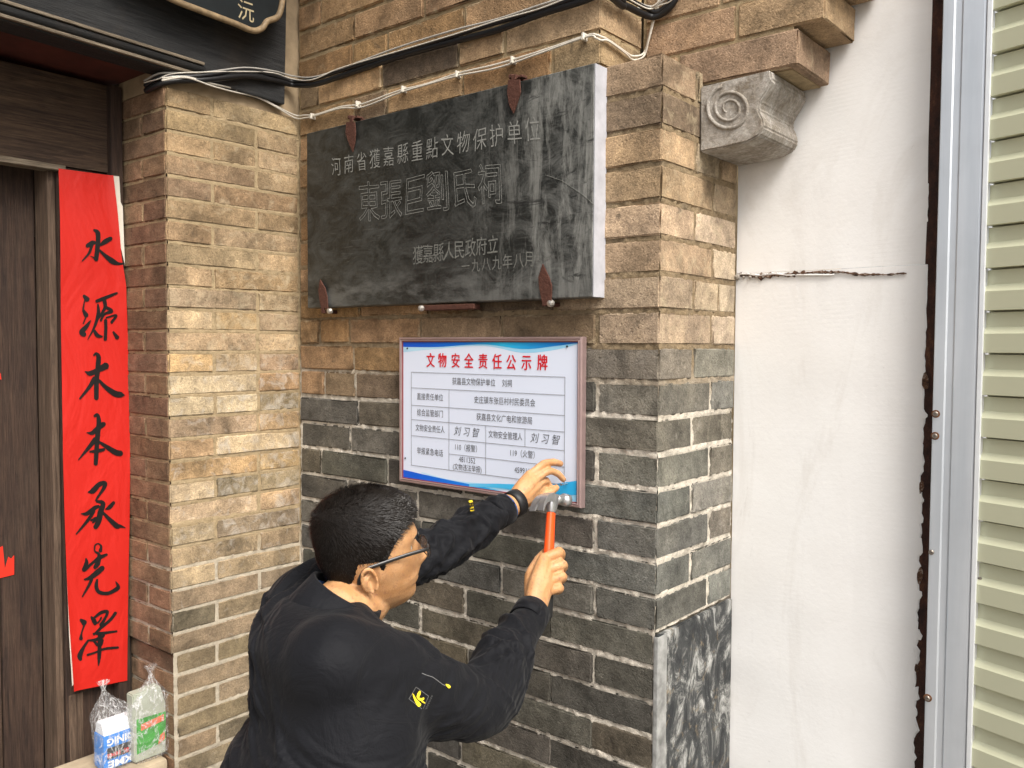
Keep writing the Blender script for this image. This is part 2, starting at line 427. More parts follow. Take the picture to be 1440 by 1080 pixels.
# corbel plane A' (s = .18) : the wall head steps outward
SPL = .18
zs0 = hs_(986, 118, SPL)[1]                      # top of the carved stone
zlay1b = hs_(1123, 90, SPL)[1]; zlay1t = hs_(1123, 40, SPL)[1]
r1 = hs_(1123, 60, SPL)[0]; r2 = hs_(1152, 30, SPL)[0]; 
PIT = zlay1t - zlay1b + .009
tops = [r1, r1+.055, r1+.105, r1+.13, r1+.14, r1+.09, r1+.09, r1+.09]
for j in range(7):
    z0 = zlay1b + PIT*j; z1 = z0 + PIT - .008; x = tops[j] if j else r1
    if j == 2:     # thin proud string course
        pass
    first = True
    while x > -.15:
        ln = (.29 if (j % 2 == 0) else .20) if first else .285
        x0 = max(-.155, x - ln); 
        if x0 < -.10: x0 = -.155
        c = vary(rng.choice([(.32, .215, .13), (.34, .23, .14), (.26, .185, .12), (.30, .20, .12)]), .08)
        brick(gw, x0 + .006, x, SPL + rng.uniform(-.001, .001) , SC - .001 if first else SPL+.12, z0, z1, c, .30, .25)
        x = x0; first = False
mortar_sheet(gw, 'y', SPL, -.158, r1-.02, ZT-.02, zlay1b+.02, MMT, -1, .01, .002, .004, seed=9)
mortar_sheet(gw, 'y', SPL, -.158, r1-.012, zlay1b+.02, zlay1b + PIT*7, MMT, -1, .01, .001, .004, seed=9)
part('wall_core', box(-.155, r1-.02, SPL+.02, SC-.004, ZT-.02, zlay1b+PIT*7-.01), MMT, gw)
# carved stone under the corbel
def m_stone():
    t = NT('carved_stone', .9, 0, .25); w = t.pos()
    c = t.mix(t.ramp(t.noise(w, 22, 7, .75, .5), [(.35, 0), (.65, 1)]), (.20, .165, .125), (.44, .41, .37))
    c = t.mix(1.0, c, t.ramp(t.noise(w, 120, 4), [(.3, .75), (.7, 1.2)]), 'MULTIPLY')
    t.col(c); t.bump(t.noise(w, 110, 6, .75), 1.0, .004); return t.m
MST = m_stone()
prof = [(984, 214), (984, 122), (1083, 98), (1086, 112), (1078, 128), (1069, 142), (1066, 154), (1072, 166), (1074, 178), (1068, 190), (1050, 200), (1020, 207)]
pp = [hs_(x, y, SPL-.012) for x, y in prof]
cb = part('carved_stone', prism(pp, 'y', SPL-.012, SC-.002, .004), MST, gw)
cb['label'] = 'grey carved stone with a spiral volute'
cx, cy = 1025, 152; sp = []
for i in range(70):
    a = i/69 * 2*math.pi*2.35; q = .22 + .78*(i/69)
    x_, z_ = hs_(cx + 33*q*math.cos(a+2.2), cy + 33*q*math.sin(a+2.2), SPL-.015)
    sp.append(Vector((x_, SPL-.012, z_)))
part('spiral', tube(sp, [.0026 + .0025*(i/69) for i in range(70)], 6), MST, gw, True)
# painted stone block closing the foot of the wing (face C below)
def m_mstone():
    t = NT('mottled_stone', .7, 0, .35); w = t.pos()
    q = t.map(w, (1, 1, .55), (0.5, .2, 0)); n = t.noise(q, 15, 9, .78, 1.1)
    c = t.ramp(n, [(.40, (.018, .020, .022)), (.50, (.05, .052, .052)), (.55, (.17, .17, .16)), (.64, (.46, .46, .44))])
    o = t.ramp(t.noise(w, 17, 5, .7, 1.2), [(.58, 0), (.68, 1)])
    c = t.mix(t.math('MULTIPLY', o, .5), c, (.30, .22, .12))
    t.col(c); t.bump(n, .5, .003); return t.m
zb = hr_(927, 905, 0)[1]; zb2 = zk(-8) - .006
part('base_stone', prism([(.0, .0), (SC, 0.0), (SC, zb2), (.0, zb2)], 'x', -.006+.0, .006, .002), m_mstone(), gw)
part('stone_border', box(-.004, .0072, -.002, .040, .0, zb2-.002, .003), plain('pale_stone', (.26, .26, .25), .9, var=.5, scale=22, bump=.6), gw)

# ================================================================== brick door pier (faces B, D)
pr = wthing('brick_pier', (RI, -.432, 0), 'cream brick pier between the dark door and the tablet wall, browner on its door side', 'pier')
wood_dark_ = plain('dark_joint', (.03, .022, .016), .9)
PB = .0602; SB = -.432; RD = -1.515
ZL = hr_(240, 923, RI)[1]                       # ledge line
ZBT = hr_(240, 121, RI)[1]                      # top
zb_ = lambda k: ZL + PB*k
NB = int(round((ZBT - ZL)/PB)) + 1
PBr = (ZBT - ZL)/(NB-1)
zb_ = lambda k: ZL + PBr*k
for k in range(-14, NB-1):
    g = .006; z0, z1 = zb_(k)+g/2, zb_(k+1)-g/2
    if z1 < .02: continue
    z0 = max(z0, .01); zc = (z0+z1)/2; typ = k % 2
    hz = (zc - zb_(0))
    up = sstep(zc, ZL+.10, ZL+.30)
    cream = rng.choices([(.36, .28, .17), (.40, .315, .195), (.29, .235, .15), (.35, .255, .14), (.22, .185, .125), (.44, .36, .235)], [4, 3, 3, 3, 1.6, 2])[0]
    def cB():
        cr = rng.choices([(.36, .28, .17), (.40, .315, .195), (.29, .235, .15), (.35, .255, .14), (.22, .185, .125), (.44, .36, .235)], [4, 3, 3, 3, 1.6, 2])[0]
        br = rng.choices([(.19, .155, .10), (.15, .13, .09), (.24, .195, .13)])[0]
        top = sstep(zc, ZBT-.62, ZBT-.42)
        cr = mixc(cr, rng.choice([(.27, .20, .12), (.33, .25, .15), (.24, .17, .10)]), top*.8)
        return vary(warm(mixc(br, cr, up)), .10, .03)
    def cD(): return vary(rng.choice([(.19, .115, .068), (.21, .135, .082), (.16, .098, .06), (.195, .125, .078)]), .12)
    sd = SB if k >= 0 else SB + .012
    bl, dl = (.142, .25) if typ else (.285, .122)
    lime = (.58 if .30 < (zc-ZL) < 1.05 else .42) if up > .5 else .2
    j = rng.uniform(-.0015, .0015)
    brick(pr, RI - .10, RI + j, sd + .002, SB + bl - g, z0, z1, cB(), lime*.8, .2)
    if typ and rng.random() < .3:
        m_ = SB + bl + .145
        brick(pr, RI-.10, RI+rng.uniform(-.001, .001), SB+bl, m_-g, z0, z1, cB(), lime, .3); brick(pr, RI-.10, RI, m_, -.002, z0, z1, cB(), lime, .3)
    else:
        brick(pr, RI-.10, RI+rng.uniform(-.0015, .0015), SB+bl, -.002, z0, z1, cB(), lime, .3)
    # D side facing the door
    xm = RI - .122
    if dl < .2:
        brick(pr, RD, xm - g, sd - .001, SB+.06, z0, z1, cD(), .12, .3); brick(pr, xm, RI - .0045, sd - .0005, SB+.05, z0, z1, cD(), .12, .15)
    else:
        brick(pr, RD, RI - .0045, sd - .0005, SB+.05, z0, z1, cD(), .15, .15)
mortar_sheet(pr, 'x', RI, SB+.005, .012, .02, ZBT-.004, MMT, 1, .008, .0018, .0022, seed=21)
mortar_sheet(pr, 'y', SB+.012, RD, RI-.005, .02, ZL+.002, MMT, -1, .008, .0015, .003, seed=22)
mortar_sheet(pr, 'y', SB, RD, RI-.005, ZL+.004, ZBT-.004, MMT, -1, .008, .0015, .003, seed=22)
part('pier_filler', box(RD-.06, RD+.0015, SB-.0035, SB+.06, 0, ZBT-.006), wood_dark_, pr)
part('pier_core', box(RD+.002, RI-.015, SB+.025, .06, 0, ZBT-.006), MMT, pr)
# plastered return above the pier beside the beam
clay = plain('clay_plaster', (.30, .225, .14), .95, var=.3, scale=14, bump=.8)
bx = hr_(400, 80, RI+.02)[0]
part('plaster_reveal', box(RD, RI-.006, SB, .05, ZBT-.003, 3.3), clay, pr)

# ================================================================== beam, door and frame
wood_blk = m_wood('black_painted_wood', (.010, .011, .012), (.028, .028, .028), False, .6)
wood_trim = m_wood('worn_wood_trim', (.10, .075, .05), (.26, .21, .15), False, .7)
wood_dark = m_wood('dark_old_wood', (.020, .011, .008), (.060, .034, .022), True, .75)
wood_door = m_wood('door_wood', (.030, .017, .011), (.085, .050, .031), True, .75)
wood_lint = m_wood('lintel_wood', (.026, .015, .010), (.095, .058, .035), False, .75)
wood_edge = m_wood('weathered_edge', (.055, .034, .022), (.15, .10, .068), True, .8)
red_wood = plain('red_painted_wood', (.075, .018, .012), .7, var=.4, scale=12)
RB = RI + .02
zbm = hr_(400, 143, RB)[1]; zbm2 = hr_(120, 78, RB)[1]
ZBB = (zbm + zbm2)/2
ZBB = max(ZBB, ZBT+.004)
bm_t = wthing('wooden_beam', (RB, -1.2, ZBB), 'black painted wooden beam over the door with pale worn mouldings along its bottom edge', 'beam')
part('beam_face', box(RI-.06, RB, -2.3, bx, ZBB, 3.25, .004), wood_blk, bm_t)
part('soffit', box(RD-.10, RI-.063, -2.3, SB-.004, ZBB+.012, ZBB+.05), red_wood, bm_t)
part('moulding', box(RB+.0, RB+.012, -2.3, hr_(285, 108, RB)[0], ZBB+.004, ZBB+.012, .003), wood_trim, bm_t)
part('moulding', box(RB+.0, RB+.010, -2.3, hr_(285, 108, RB)[0], ZBB+.038, ZBB+.046, .003), wood_trim, bm_t)
bm_t.rotation_mode='XYZ'
part('moulding', tube([Vector((RB+.002, -2.3, ZBB+.024)), Vector((RB+.002, hr_(285, 108, RB)[0], ZBB+.024))], .0115, 8), wood_blk, bm_t, True)
_piv = Matrix.Translation(Vector((RB, bx, ZBB)))
bm_t.matrix_world = MW @ _piv @ Matrix.Rotation(R(-1.7), 4, 'X') @ _piv.inverted() @ Matrix.Translation(BASE[bm_t.name])
# hanging name board
sgn = wthing('hanging_sign', (RB+.05, -.55, 2.45), 'dark lacquered name board in a gilt rope frame hung over the door beam', 'sign')
RSg = RB + .07
fr = [(150, -60), (200, -26), (240, -2), (285, 16), (330, 33), (355, 43), (368, 40), (376, 30), (390, 24), (396, 8), (399, -20), (402, -60)]
fp = [Vector((RSg, *hr_(x, y, RSg))) for x, y in fr]
s_l = hr_(398, -100, RSg)[0]; z_top = hr_(398, -160, RSg)[1]
gil = plain('gilt_frame', (.24, .17, .095), .6, var=.4, scale=40, bump=.6)
part('rope_frame', tube([Vector(p) for p in spline([tuple(p) for p in fp], 6)], .0085, 10), gil, sgn, True)
out = [(p.y, p.z) for p in fp] + [(s_l, z_top), (hr_(150, -60, RSg)[0], z_top)]
part('sign_panel', prism(out, 'x', RSg-.018, RSg-.004), plain('black_lacquer', (.010, .014, .016), .4, var=.2), sgn)
RFR = RD + .004
dfr = wthing('door_frame', (RD, -1.0, 0), 'dark weathered wooden door frame with a horizontal lintel board', 'door frame')
zl_t = ZBB + .012; zl_b = hr_(40, 232, RD+.01)[1]
part('lintel', box(RD-.06, RD+.010, -2.3, hr_(168, 180, RD)[0], zl_b+.012, zl_t-.002, .004), wood_lint, dfr)
part('lintel_bead', box(RD-.03, RD+.022, -2.3, hr_(88, 240, RD)[0], zl_b-.004, zl_b+.012, .004), wood_trim, dfr)
s_a, s_b = hr_(84, 500, RD)[0], SB - .004
part('post', box(RD-.06, RD+.002, s_a, hr_(152, 500, RD)[0], 0, zl_b+.011, .004), wood_dark, dfr)
part('post', box(RD-.06, RD+.030, hr_(153, 500, RD)[0], s_b-.002, 0, zl_t-.004, .004), wood_dark, dfr)
s_c = hr_(70, 500, RD)[0]
part('stop_bead', box(RD-.09, RD-.006, s_c+.004, s_a-.002, 0, zl_b+.02, .004), wood_edge, dfr)
part('back_panel', box(RD-.13, RD-.105, -2.3, SB+.06, 1.9, 3.3), wood_dark, dfr)
part('sill', box(RD-.12, RD+.035, -2.3, s_b, 0, .16, .006), wood_dark, dfr)
part('drip_stain', box(RD+.0022, RD+.0045, s_a+.006, s_a+.045, .3, .62, .001), wood_edge, dfr)
dr = wthing('door', (RD-.09, -1.3, 0), 'old brown plank door at the left edge, its boards heavily grained', 'door')
sA = s_c
RDL = RD - .085
part('back_board', box(RDL-.07, RDL-.04, -2.3, SB+.03, 0, 3.2), wood_dark, dr)
for i, wdt in enumerate((.105, .16, .15, .17, .15, .16)):
    part('plank', box(RDL-.03, RDL + (0.0 if i % 2 == 0 else -.004), sA-wdt+.003, sA, .16, zl_b+.03, .003), wood_door if i else wood_dark, dr); sA -= wdt
# scrap of old red paper on the door
redp = plain('red_paper', (.62, .022, .008), .62, var=.06, scale=8, bump=.25)
pts = [(-30, 765), (0, 770), (4, 768), (7, 800), (12, 783), (16, 786), (20, 781), (20, 808), (0, 813), (-30, 818)]
solo('paper_scrap', prism([hr_(x, y, RDL+.003) for x, y in pts], 'x', RDL+.001, RDL+.0025), redp, 'torn scrap of red paper left on the brown door planks', 'paper scrap')
pts = [(-30, 519), (-4, 521), (1, 525), (2, 534), (-6, 531), (-30, 530)]
solo('paper_scrap', prism([hr_(x, y, RDL+.003) for x, y in pts], 'x', RDL+.001, RDL+.0025), redp, 'tiny red paper fleck at the picture edge, higher up the door', 'paper scrap')

# ================================================================== white plastered wall
def m_plaster():
    t = NT('white_plaster', .85, 0, .3); p = t.co.outputs['Object']
    c = t.mix(t.ramp(t.noise(p, 2.2, 5, .6), [(.35, 0), (.7, 1)]), (.83, .82, .805), (.77, .75, .725))
    s1 = t.ramp(t.noise(t.map(p, (1, 1, .35)), 9, 8, .75, .6), [(.60, 0), (.78, 1)])
    x = t.sep(p)[0]
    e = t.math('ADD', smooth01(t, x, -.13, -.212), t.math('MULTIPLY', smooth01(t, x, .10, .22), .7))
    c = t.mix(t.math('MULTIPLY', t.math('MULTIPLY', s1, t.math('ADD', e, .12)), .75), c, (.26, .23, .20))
    sp = t.ramp(t.noise(p, 46, 4, .8), [(.70, 0), (.76, 1)])
    c = t.mix(t.math('MULTIPLY', sp, .25), c, (.35, .33, .31))
    fa = t.ramp(t.noise(t.map(p, (1, 1, .3), (0, R(12), 0)), 3.5, 6, .7, 1.5), [(.50, 0), (.66, 1)]); c = t.mix(t.math('MULTIPLY', fa, .36), c, (.56, .52, .47))
    t.col(c); n1 = t.bump(t.noise(t.map(p, (1, 1, .35)), 7, 5, .6, .6), .16, .012); t.bump(t.noise(p, 90, 4), .2, .002, n1); return t.m
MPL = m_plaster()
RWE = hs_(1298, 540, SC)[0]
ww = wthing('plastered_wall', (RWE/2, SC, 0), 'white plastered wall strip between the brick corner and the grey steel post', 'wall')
def jag(x, z, a=.004, f=30): return noise.fractal(Vector((x*f, z*f, 3.3)), .6, 2.2, 4)*a
zc1 = hs_(1040, 385, SC)[1]; zc2 = hs_(1255, 384, SC)[1]
rc2 = hs_(1275, 384, SC)[0]
def wall_panel(z0, z1):
    V, F = [], []; n = 60 if z1 < 2 else 60; m = 3
    nz = 170
    for j in range(nz+1):
        z = z0 + (z1-z0)*j/nz
        er = RWE + noise.fractal(Vector((3.1, z*30, 0)), .5, 2.3, 5)*(.002 + .006*sstep(z, 1.75, 1.2)) + .002
        for x, y in ((.0, .03), (.0, .0), (.09, .0), (.2, .0), (.3, .0), (er-.003, .0), (er, .002), (er+.001, .02)):
            V.append((x, SC+.004 + (.003 if z1 > 3 else 0) + y + (noise.noise(Vector((x*8, z*8, 0)))*.002 if y == 0 else 0), z))
    for j in range(nz):
        for i in range(7):
            a = j*8+i; F.append((a, a+1, a+9, a+8))
    return V, F
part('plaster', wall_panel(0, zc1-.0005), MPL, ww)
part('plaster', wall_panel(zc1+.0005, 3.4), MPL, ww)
# the open horizontal crack: raised ragged lips round a dark rusty groove
crk = NT('crack_rust', .9); w = crk.pos(); zc1 = zc1
crk.col(crk.ramp(crk.noise(w, 60, 5, .8), [(.35, (.015, .012, .01)), (.52, (.11, .05, .025)), (.62, (.35, .30, .25)), (.72, (.03, .02, .015))])); crk.bump(crk.noise(w, 120, 5), 1, .006)
V, F = [], []; n = 120
for i in range(n+1):
    f = i/n; x = .004 + (rc2-.004)*f; zz = hs_(1040 + 222*f, 386 - 2*f + 2.5*math.sin(f*9), SC)[1]
    wdt = (.0042*(1-f)**.5 + .0012) * (.25 + 1.5*abs(noise.fractal(Vector((x*50, 1, 2)), .6, 2.2, 4))) + .0003
    zz += noise.noise(Vector((x*25, 7, 2)))*.004
    V += [(x, SC+.0018, zz+wdt*1.2), (x, SC-.0016, zz+wdt*.6), (x, SC-.002, zz-wdt*.5), (x, SC+.0018, zz-wdt)]
for i in range(n):
    for q in range(3): a = i*4+q; F.append((a, a+4, a+5, a+1))
part('crack', (V, F), crk.m, ww)
V, F = [], []
for i in range(n+1):
    f = i/n; x = .004 + (rc2*.6)*f; zz = hs_(1040 + 222*f*.6, 389, SC)[1] + .006 + noise.noise(Vector((x*25, 7, 2)))*.004
    wdt = (.004*(1-f) + .0006)*(.2 + 1.3*abs(noise.fractal(Vector((x*40, 4, 2)), .6, 2.2, 4)))
    V += [(x, SC+.0022, zz+wdt), (x, SC-.0035*(1-f)-.0005, zz+wdt*.35), (x, SC-.002, zz-.002), (x, SC+.0022, zz-.004)]
for i in range(n):
    for q in range(3): a = i*4+q; F.append((a, a+4, a+5, a+1))
part('crack_lip', (V, F), MPL, ww)
part('mortar_lump', merge(*[lathe([(.001, -.004), (.008*q, 0), (.006*q, .006), (.001, .009)], (.006 + .017*i, SC-.001, hs_(1040+9*i, 388, SC)[1] - .003), (0, -1, 0), 7) for i, q in enumerate((1.0, .4, .5, .3, .3))]), MST, ww)
fr_ = random.Random(5)
for i in range(16):
    zc_f = ZH - .08 - .052*i + fr_.uniform(-.02, .02); w_f = fr_.uniform(.006, .016); h_f = fr_.uniform(.012, .045); m_f = 9
    pl = [(RWE - .003 + w_f*(.5+.5*math.cos(2*math.pi*j/m_f))*fr_.uniform(.6, 1.1), zc_f + h_f*.5*math.sin(2*math.pi*j/m_f)*fr_.uniform(.7, 1.2)) for j in range(m_f)]
    part('plaster_flake', prism(pl, 'y', SC+.0015, SC+.0042), MPL if i % 4 else crk.m, ww)
# steel post, rusty flat behind it, profiled sheet
rus = NT('rusty_steel', .9, .0); w = rus.pos()
rus.col(rus.ramp(rus.noise(rus.map(w, (1, 1, .5)), 28, 6, .75), [(.35, (.020, .010, .008)), (.55, (.055, .022, .014)), (.68, (.12, .05, .025)), (.78, (.45, .40, .34))])); rus.bump(rus.noise(w, 90, 5), .8, .004)
rf = solo('rusty_flat_bar', box(RWE-.004, hs_(1321, 540, SC-.004)[0], SC-.002+.008, SC+.03, 0, 3.4, .002), rus.m, 'dark rusty steel strip between white plaster edge and grey post', 'steel strip')
gal = NT('galvanised_steel', .42, .55); p = gal.co.outputs['Object']
g1 = gal.noise(gal.map(p, (1, 1, .06)), 22, 5, .6); g2 = gal.noise(p, 7, 5)
c = gal.mix(gal.ramp(g1, [(.3, 0), (.7, 1)]), (.52, .56, .61), (.66, .69, .73)); c = gal.mix(gal.math('MULTIPLY', gal.ramp(g2, [(.4, 0), (.8, 1)]), .35), c, (.40, .43, .46))
zz_ = gal.sep(p)[2]; gal.col(c); gal.bump(g1, .12, .003)
RP0, RP1 = hs_(1312, 540, SC-.05)[0], hs_(1373, 540, SC-.05)[0]
post = wthing('steel_post', (RP0, SC, 0), 'grey galvanised steel post with rusty screws beside the ribbed sheet', 'post')
y0 = SC - .05; w_ = RP1 - RP0
o2 = [(RP0, SC), (RP0, y0+.003), (RP0+.002, y0), (RP0+w_*.26, y0), (RP0+w_*.30, y0+.0025), (RP0+w_*.44, y0+.0025), (RP0+w_*.48, y0), (RP1-.005, y0), (RP1-.001, y0+.001), (RP1, y0+.004), (RP1, SC)]
part('channel', prism(o2, 'z', 0, 3.4), gal.m, post)
lp0, lp1 = RP1+.0005, hs_(1381, 540, SC-.052)[0]
part('folded_lip', box(lp0, lp1, y0-.003, SC, 0, 3.4, .0015), plain('bright_zinc', (.72, .74, .76), .35, .3, .05, 20, 0), post)
scr = plain('screw_metal', (.25, .22, .19), .4, .8, .3, 200, .3); rst = plain('rust_spot', (.14, .06, .025), .9, 0, .4, 60, .6)
for sx, sy, rs in ((1316, 582, 1), (1315, 613, 1), (1308, 776, 0), (1303, 981, 1)):
    x_, z_ = hs_(sx, sy, y0); x_ = max(x_, RP0 + .006)
    if rs: part('rust_ring', lathe([(.0085, -.001), (.0085, .0008), (.004, .0012)], (x_, y0, z_), (0, -1, 0), 14), rst, post)
    sc_ = part('screw', lathe([(.0055, 0), (.0055, .003), (.004, .0045), (.0018, .0047), (.0015, .003)], (x_, y0-.0008, z_), (0, -1, 0), 12), scr, post)
# ribbed metal sheet
MGC = NT('cream_green_paint', .38, 0, .5); p = MGC.co.outputs['Object']
n1 = MGC.noise(MGC.map(p, (.5, 1, 1)), 6, 5); c = MGC.mix(n1, (.53, .535, .375), (.61, .61, .445))
d_ = MGC.ramp(MGC.noise(p, 33, 6, .8), [(.66, 0), (.75, 1)]); c = MGC.mix(MGC.math('MULTIPLY', d_, .35), c, (.16, .15, .10)); MGC.col(c)
q0 = MW @ Vector((lp1+.001, SC-.035, 0))
dirS = Vector((.54, -.84, 0)).normalized(); nS = Vector((-dirS.y, dirS.x, 0)) * -1     # nS faces the viewer's side (left, near)
MS = Matrix.Translation(Vector((q0.x, q0.y, 0))) @ Matrix((dirS, -nS, Vector((0, 0, 1)))).transposed().to_4x4()
MSI = MS.inverted()
def hsid(px, py):
    o = MSI @ CP; d = MSI.to_3x3() @ ray(px, py); k = -o.y/d.y; return o + d*k
ms = empty('ribbed_metal_sheet', MS, 'pale green ribbed metal sheet cladding along the right edge behind the steel post', 'cladding'); del ms['_base']; BASE[ms.name] = Vector((0, 0, 0))
# shadow lines seen at the post: measured rows
rows = [65, 82]
za, zb4 = hsid(1380, 144).z, hsid(1380, 381).z
pitS = (za - zb4)/4; D_ = .012
slat_me = None
prof = [(0.0, 0.0), (-.34, .0), (-.50, D_), (-.945, D_), (-.952, D_*.9), (-.954, -.014), (-.998, -.014), (-.999, 0)]
for i in range(-22, 26):
    zt = za - pitS*i
    if zt < .1 or zt > 3.35: continue
    if slat_me is None:
        V, F = [], []; L_ = 1.1
        for x in (0, L_*.25, L_*.5, L_):
            for z_, y_ in prof: V.append((x, -y_, z_*pitS))
        n_ = len(prof)
        for q in range(3):
            for j in range(n_-1): a = q*n_+j; F.append((a, a+1, a+n_+1, a+n_))
        slat_me = mesh('rib', V, F); slat_me.materials.append(MGC.m)
    o = bpy.data.objects.new('rib', slat_me); COL.objects.link(o); o.parent = ms; o.location = (0, 0, zt)
for sx, sy in ((1366, 811), (1365, 827)):
    h = hsid(sx+2, sy); part('rivet', lathe([(.004, 0), (.004, .002), (.001, .003)], (max(.004, h.x), -.002, h.z), (0, -1, 0), 10), scr, ms)
# ================================================================== the person
def remesh(geo, voxel, smooth=2, fac=.5):
    me = mesh('tmp', *geo); o = bpy.data.objects.new('tmp', me); COL.objects.link(o)
    m = o.modifiers.new('r', 'REMESH'); m.mode = 'VOXEL'; m.voxel_size = voxel; m.adaptivity = 0
    s = o.modifiers.new('s', 'SMOOTH'); s.factor = fac; s.iterations = smooth
    dg = bpy.context.evaluated_depsgraph_get(); dg.update(); out = bpy.data.meshes.new_from_object(o.evaluated_get(dg))
    bpy.data.objects.remove(o); bpy.data.meshes.remove(me)
    out.polygons.foreach_set('use_smooth', [True]*len(out.polygons)); return out
def capsule(pts, rad, sides=12, n=6):          # smooth tapered tube with round ends
    q = spline([(*p, r_) for p, r_ in zip(pts, rad)], n) if len(pts) > 2 else [(*pts[0], rad[0])] + [(*(Vector(pts[0]).lerp(Vector(pts[1]), i/n)), rad[0]+(rad[1]-rad[0])*i/n) for i in range(1, n+1)]
    c = [Vector(x[:3]) for x in q]; r_ = [x[3] for x in q]
    def capend(c0, c1, ra):
        d = (c0-c1).normalized(); return [(c0 + d*ra*math.sin(a), ra*max(.04, math.cos(a))) for a in (R(28), R(56), R(80), R(89))]
    a = capend(c[0], c[1], r_[0])[::-1]; b = capend(c[-1], c[-2], r_[-1])
    c = [x[0] for x in a] + c + [x[0] for x in b]; r_ = [x[1] for x in a] + r_ + [x[1] for x in b]
    return tube(c, r_, sides)
def loft(secs, ax, bx_, seg=40, p=2.3):        # secs: (centre, half along ax, half along bx_)
    q = spline([(*c, a, b) for c, a, b in secs], 6); V, F = [], []
    for x in q:
        c = Vector(x[:3])
        for k in range(seg):
            t_ = 2*math.pi*k/seg; cx_, sx_ = math.cos(t_), math.sin(t_)
            V.append(c + ax*x[3]*math.copysign(abs(cx_)**(2/p), cx_) + bx_*x[4]*math.copysign(abs(sx_)**(2/p), sx_))
    n = len(q)
    for i in range(n-1):
        for k in range(seg):
            a, b = i*seg+k, i*seg+(k+1) % seg; F.append((a, b, b+seg, a+seg))
    F.append(tuple(range(seg))[::-1]); F.append(tuple((n-1)*seg+k for k in range(seg)))
    return V, F
UP = Vector((0, 0, 1))
# ---- joints
RS_, RE_, RW_ = P(468, 925, 1.285), P(672, 990, 1.49), P(749, 860, 1.75)
LS_, LE_, LW_ = P(418, 845, 1.57), P(600, 778, 1.72), P(722, 709, 1.885)
HEADC = P(515, 777, 1.49)
FT = Vector((.90, .44, 0)).normalized(); ST = Vector((FT.y, -FT.x, 0))        # torso: forward, his right
# ---- head (local: x his right, y forward, z up)
ang = R(25); fh = Vector((math.cos(ang), math.sin(ang), 0)); rh = Vector((fh.y, -fh.x, 0))
HM = Matrix((rh, fh, UP)).transposed().to_4x4()
HM = Matrix.Translation(HEADC) @ HM @ Matrix.Rotation(R(7), 4, 'X') @ Matrix.Rotation(R(7), 4, 'Y') @ Matrix.Scale(.92, 4)
def tabf(tb):
    def f(z):
        if z >= tb[0][0]: return tb[0][1]
        for (a, b), (c, d) in zip(tb, tb[1:]):
            if z >= c: 
                t_ = (z-c)/(a-c); t_ = t_; return d + (b-d)*t_
        return tb[-1][1]
    return f
yF = tabf([(.120, .0), (.116, .030), (.108, .055), (.09, .076), (.065, .089), (.04, .0945), (.03, .096), (.014, .090), (0, .090), (-.02, .0915), (-.042, .0925), (-.052, .096), (-.058, .0935), (-.064, .094), (-.072, .088), (-.085, .0895), (-.096, .088), (-.108, .077), (-.116, .055)])
yB = tabf([(.120, -.0), (.116, -.034), (.108, -.056), (.09, -.079), (.065, -.087), (.035, -.091), (0, -.088), (-.03, -.078), (-.055, -.062), (-.08, -.030), (-.1, .002), (-.116, .03)])
wF = tabf([(.120, .0), (.116, .030), (.108, .048), (.09, .065), (.065, .0755), (.035, .079), (0, .0765), (-.03, .070), (-.055, .064), (-.075, .056), (-.09, .046), (-.105, .032), (-.116, .020)])
def g2(x, s): return math.exp(-x*x/(2*s*s))
def headpt(z, ph, off=0.0):
    c, s = math.cos(ph), math.sin(ph)                       # ph 0 = front, +90deg = his right
    yc = .5*(yF(z)+yB(z)) * .3; f = yF(z) - yc; b = yc - yB(z); w = wF(z)
    e = .86 if c > 0 else .95
    y = yc + (f if c > 0 else b) * math.copysign(abs(c)**(e if c > 0 else 1), c); x = w * math.copysign(abs(s)**.92, s)
    if c > 0:
        y += .024*g2(x, .0085)*max(0, g2(z+.030, .011)) + .014*g2(x, .007)*g2(z+.008, .014)     # nose
        y += .008*g2(abs(x)-.011, .006)*g2(z+.036, .006)
        y -= .007*g2(abs(x)-.031, .012)*g2(z-.006, .010)                                           # sockets
        y += .004*g2(abs(x)-.028, .016)*g2(z-.026, .007)                                           # brow
        x += math.copysign(.004*g2(z+.018, .016)*g2(abs(x)-.062, .02), x)                          # cheekbone
        y += .003*g2(x, .02)*g2(z+.052, .004) + .003*g2(x, .017)*g2(z+.064, .005) - .003*g2(x, .02)*g2(z+.058, .0025)
    v = Vector((x, y, z))
    if off:
        n = Vector((x/(w*w+1e-6), (y-yc)/((f if c > 0 else b)**2+1e-6), (z-.02)/(.1**2))).normalized(); v = v + n*off
    return v
def headgrid(off=0.0, nz=70, nphi=96):
    V, F = [], []; zs = [.1195 - (.1195+.116)*(i/nz)**1.0 for i in range(nz+1)]
    zs = [.1199 - .0004*i for i in range(3)] + [.1195 - (.2355)*(1-math.cos(math.pi*i/nz))/2 for i in range(1, nz+1)]
    for z in zs:
        for k in range(nphi): V.append(headpt(z, 2*math.pi*k/nphi, off))
    for i in range(len(zs)-1):
        for k in range(nphi):
            a, b = i*nphi+k, i*nphi+(k+1) % nphi; F.append((a, a+nphi, b+nphi, b))
    F.append(tuple(range(nphi))); F.append(tuple((len(zs)-1)*nphi+k for k in range(nphi))[::-1])
    return V, F, zs
def xf(geo, M): return [M @ Vector(v) for v in geo[0]], geo[1]
hv, hf, hz = headgrid()
head_g = xf((hv, hf), HM)
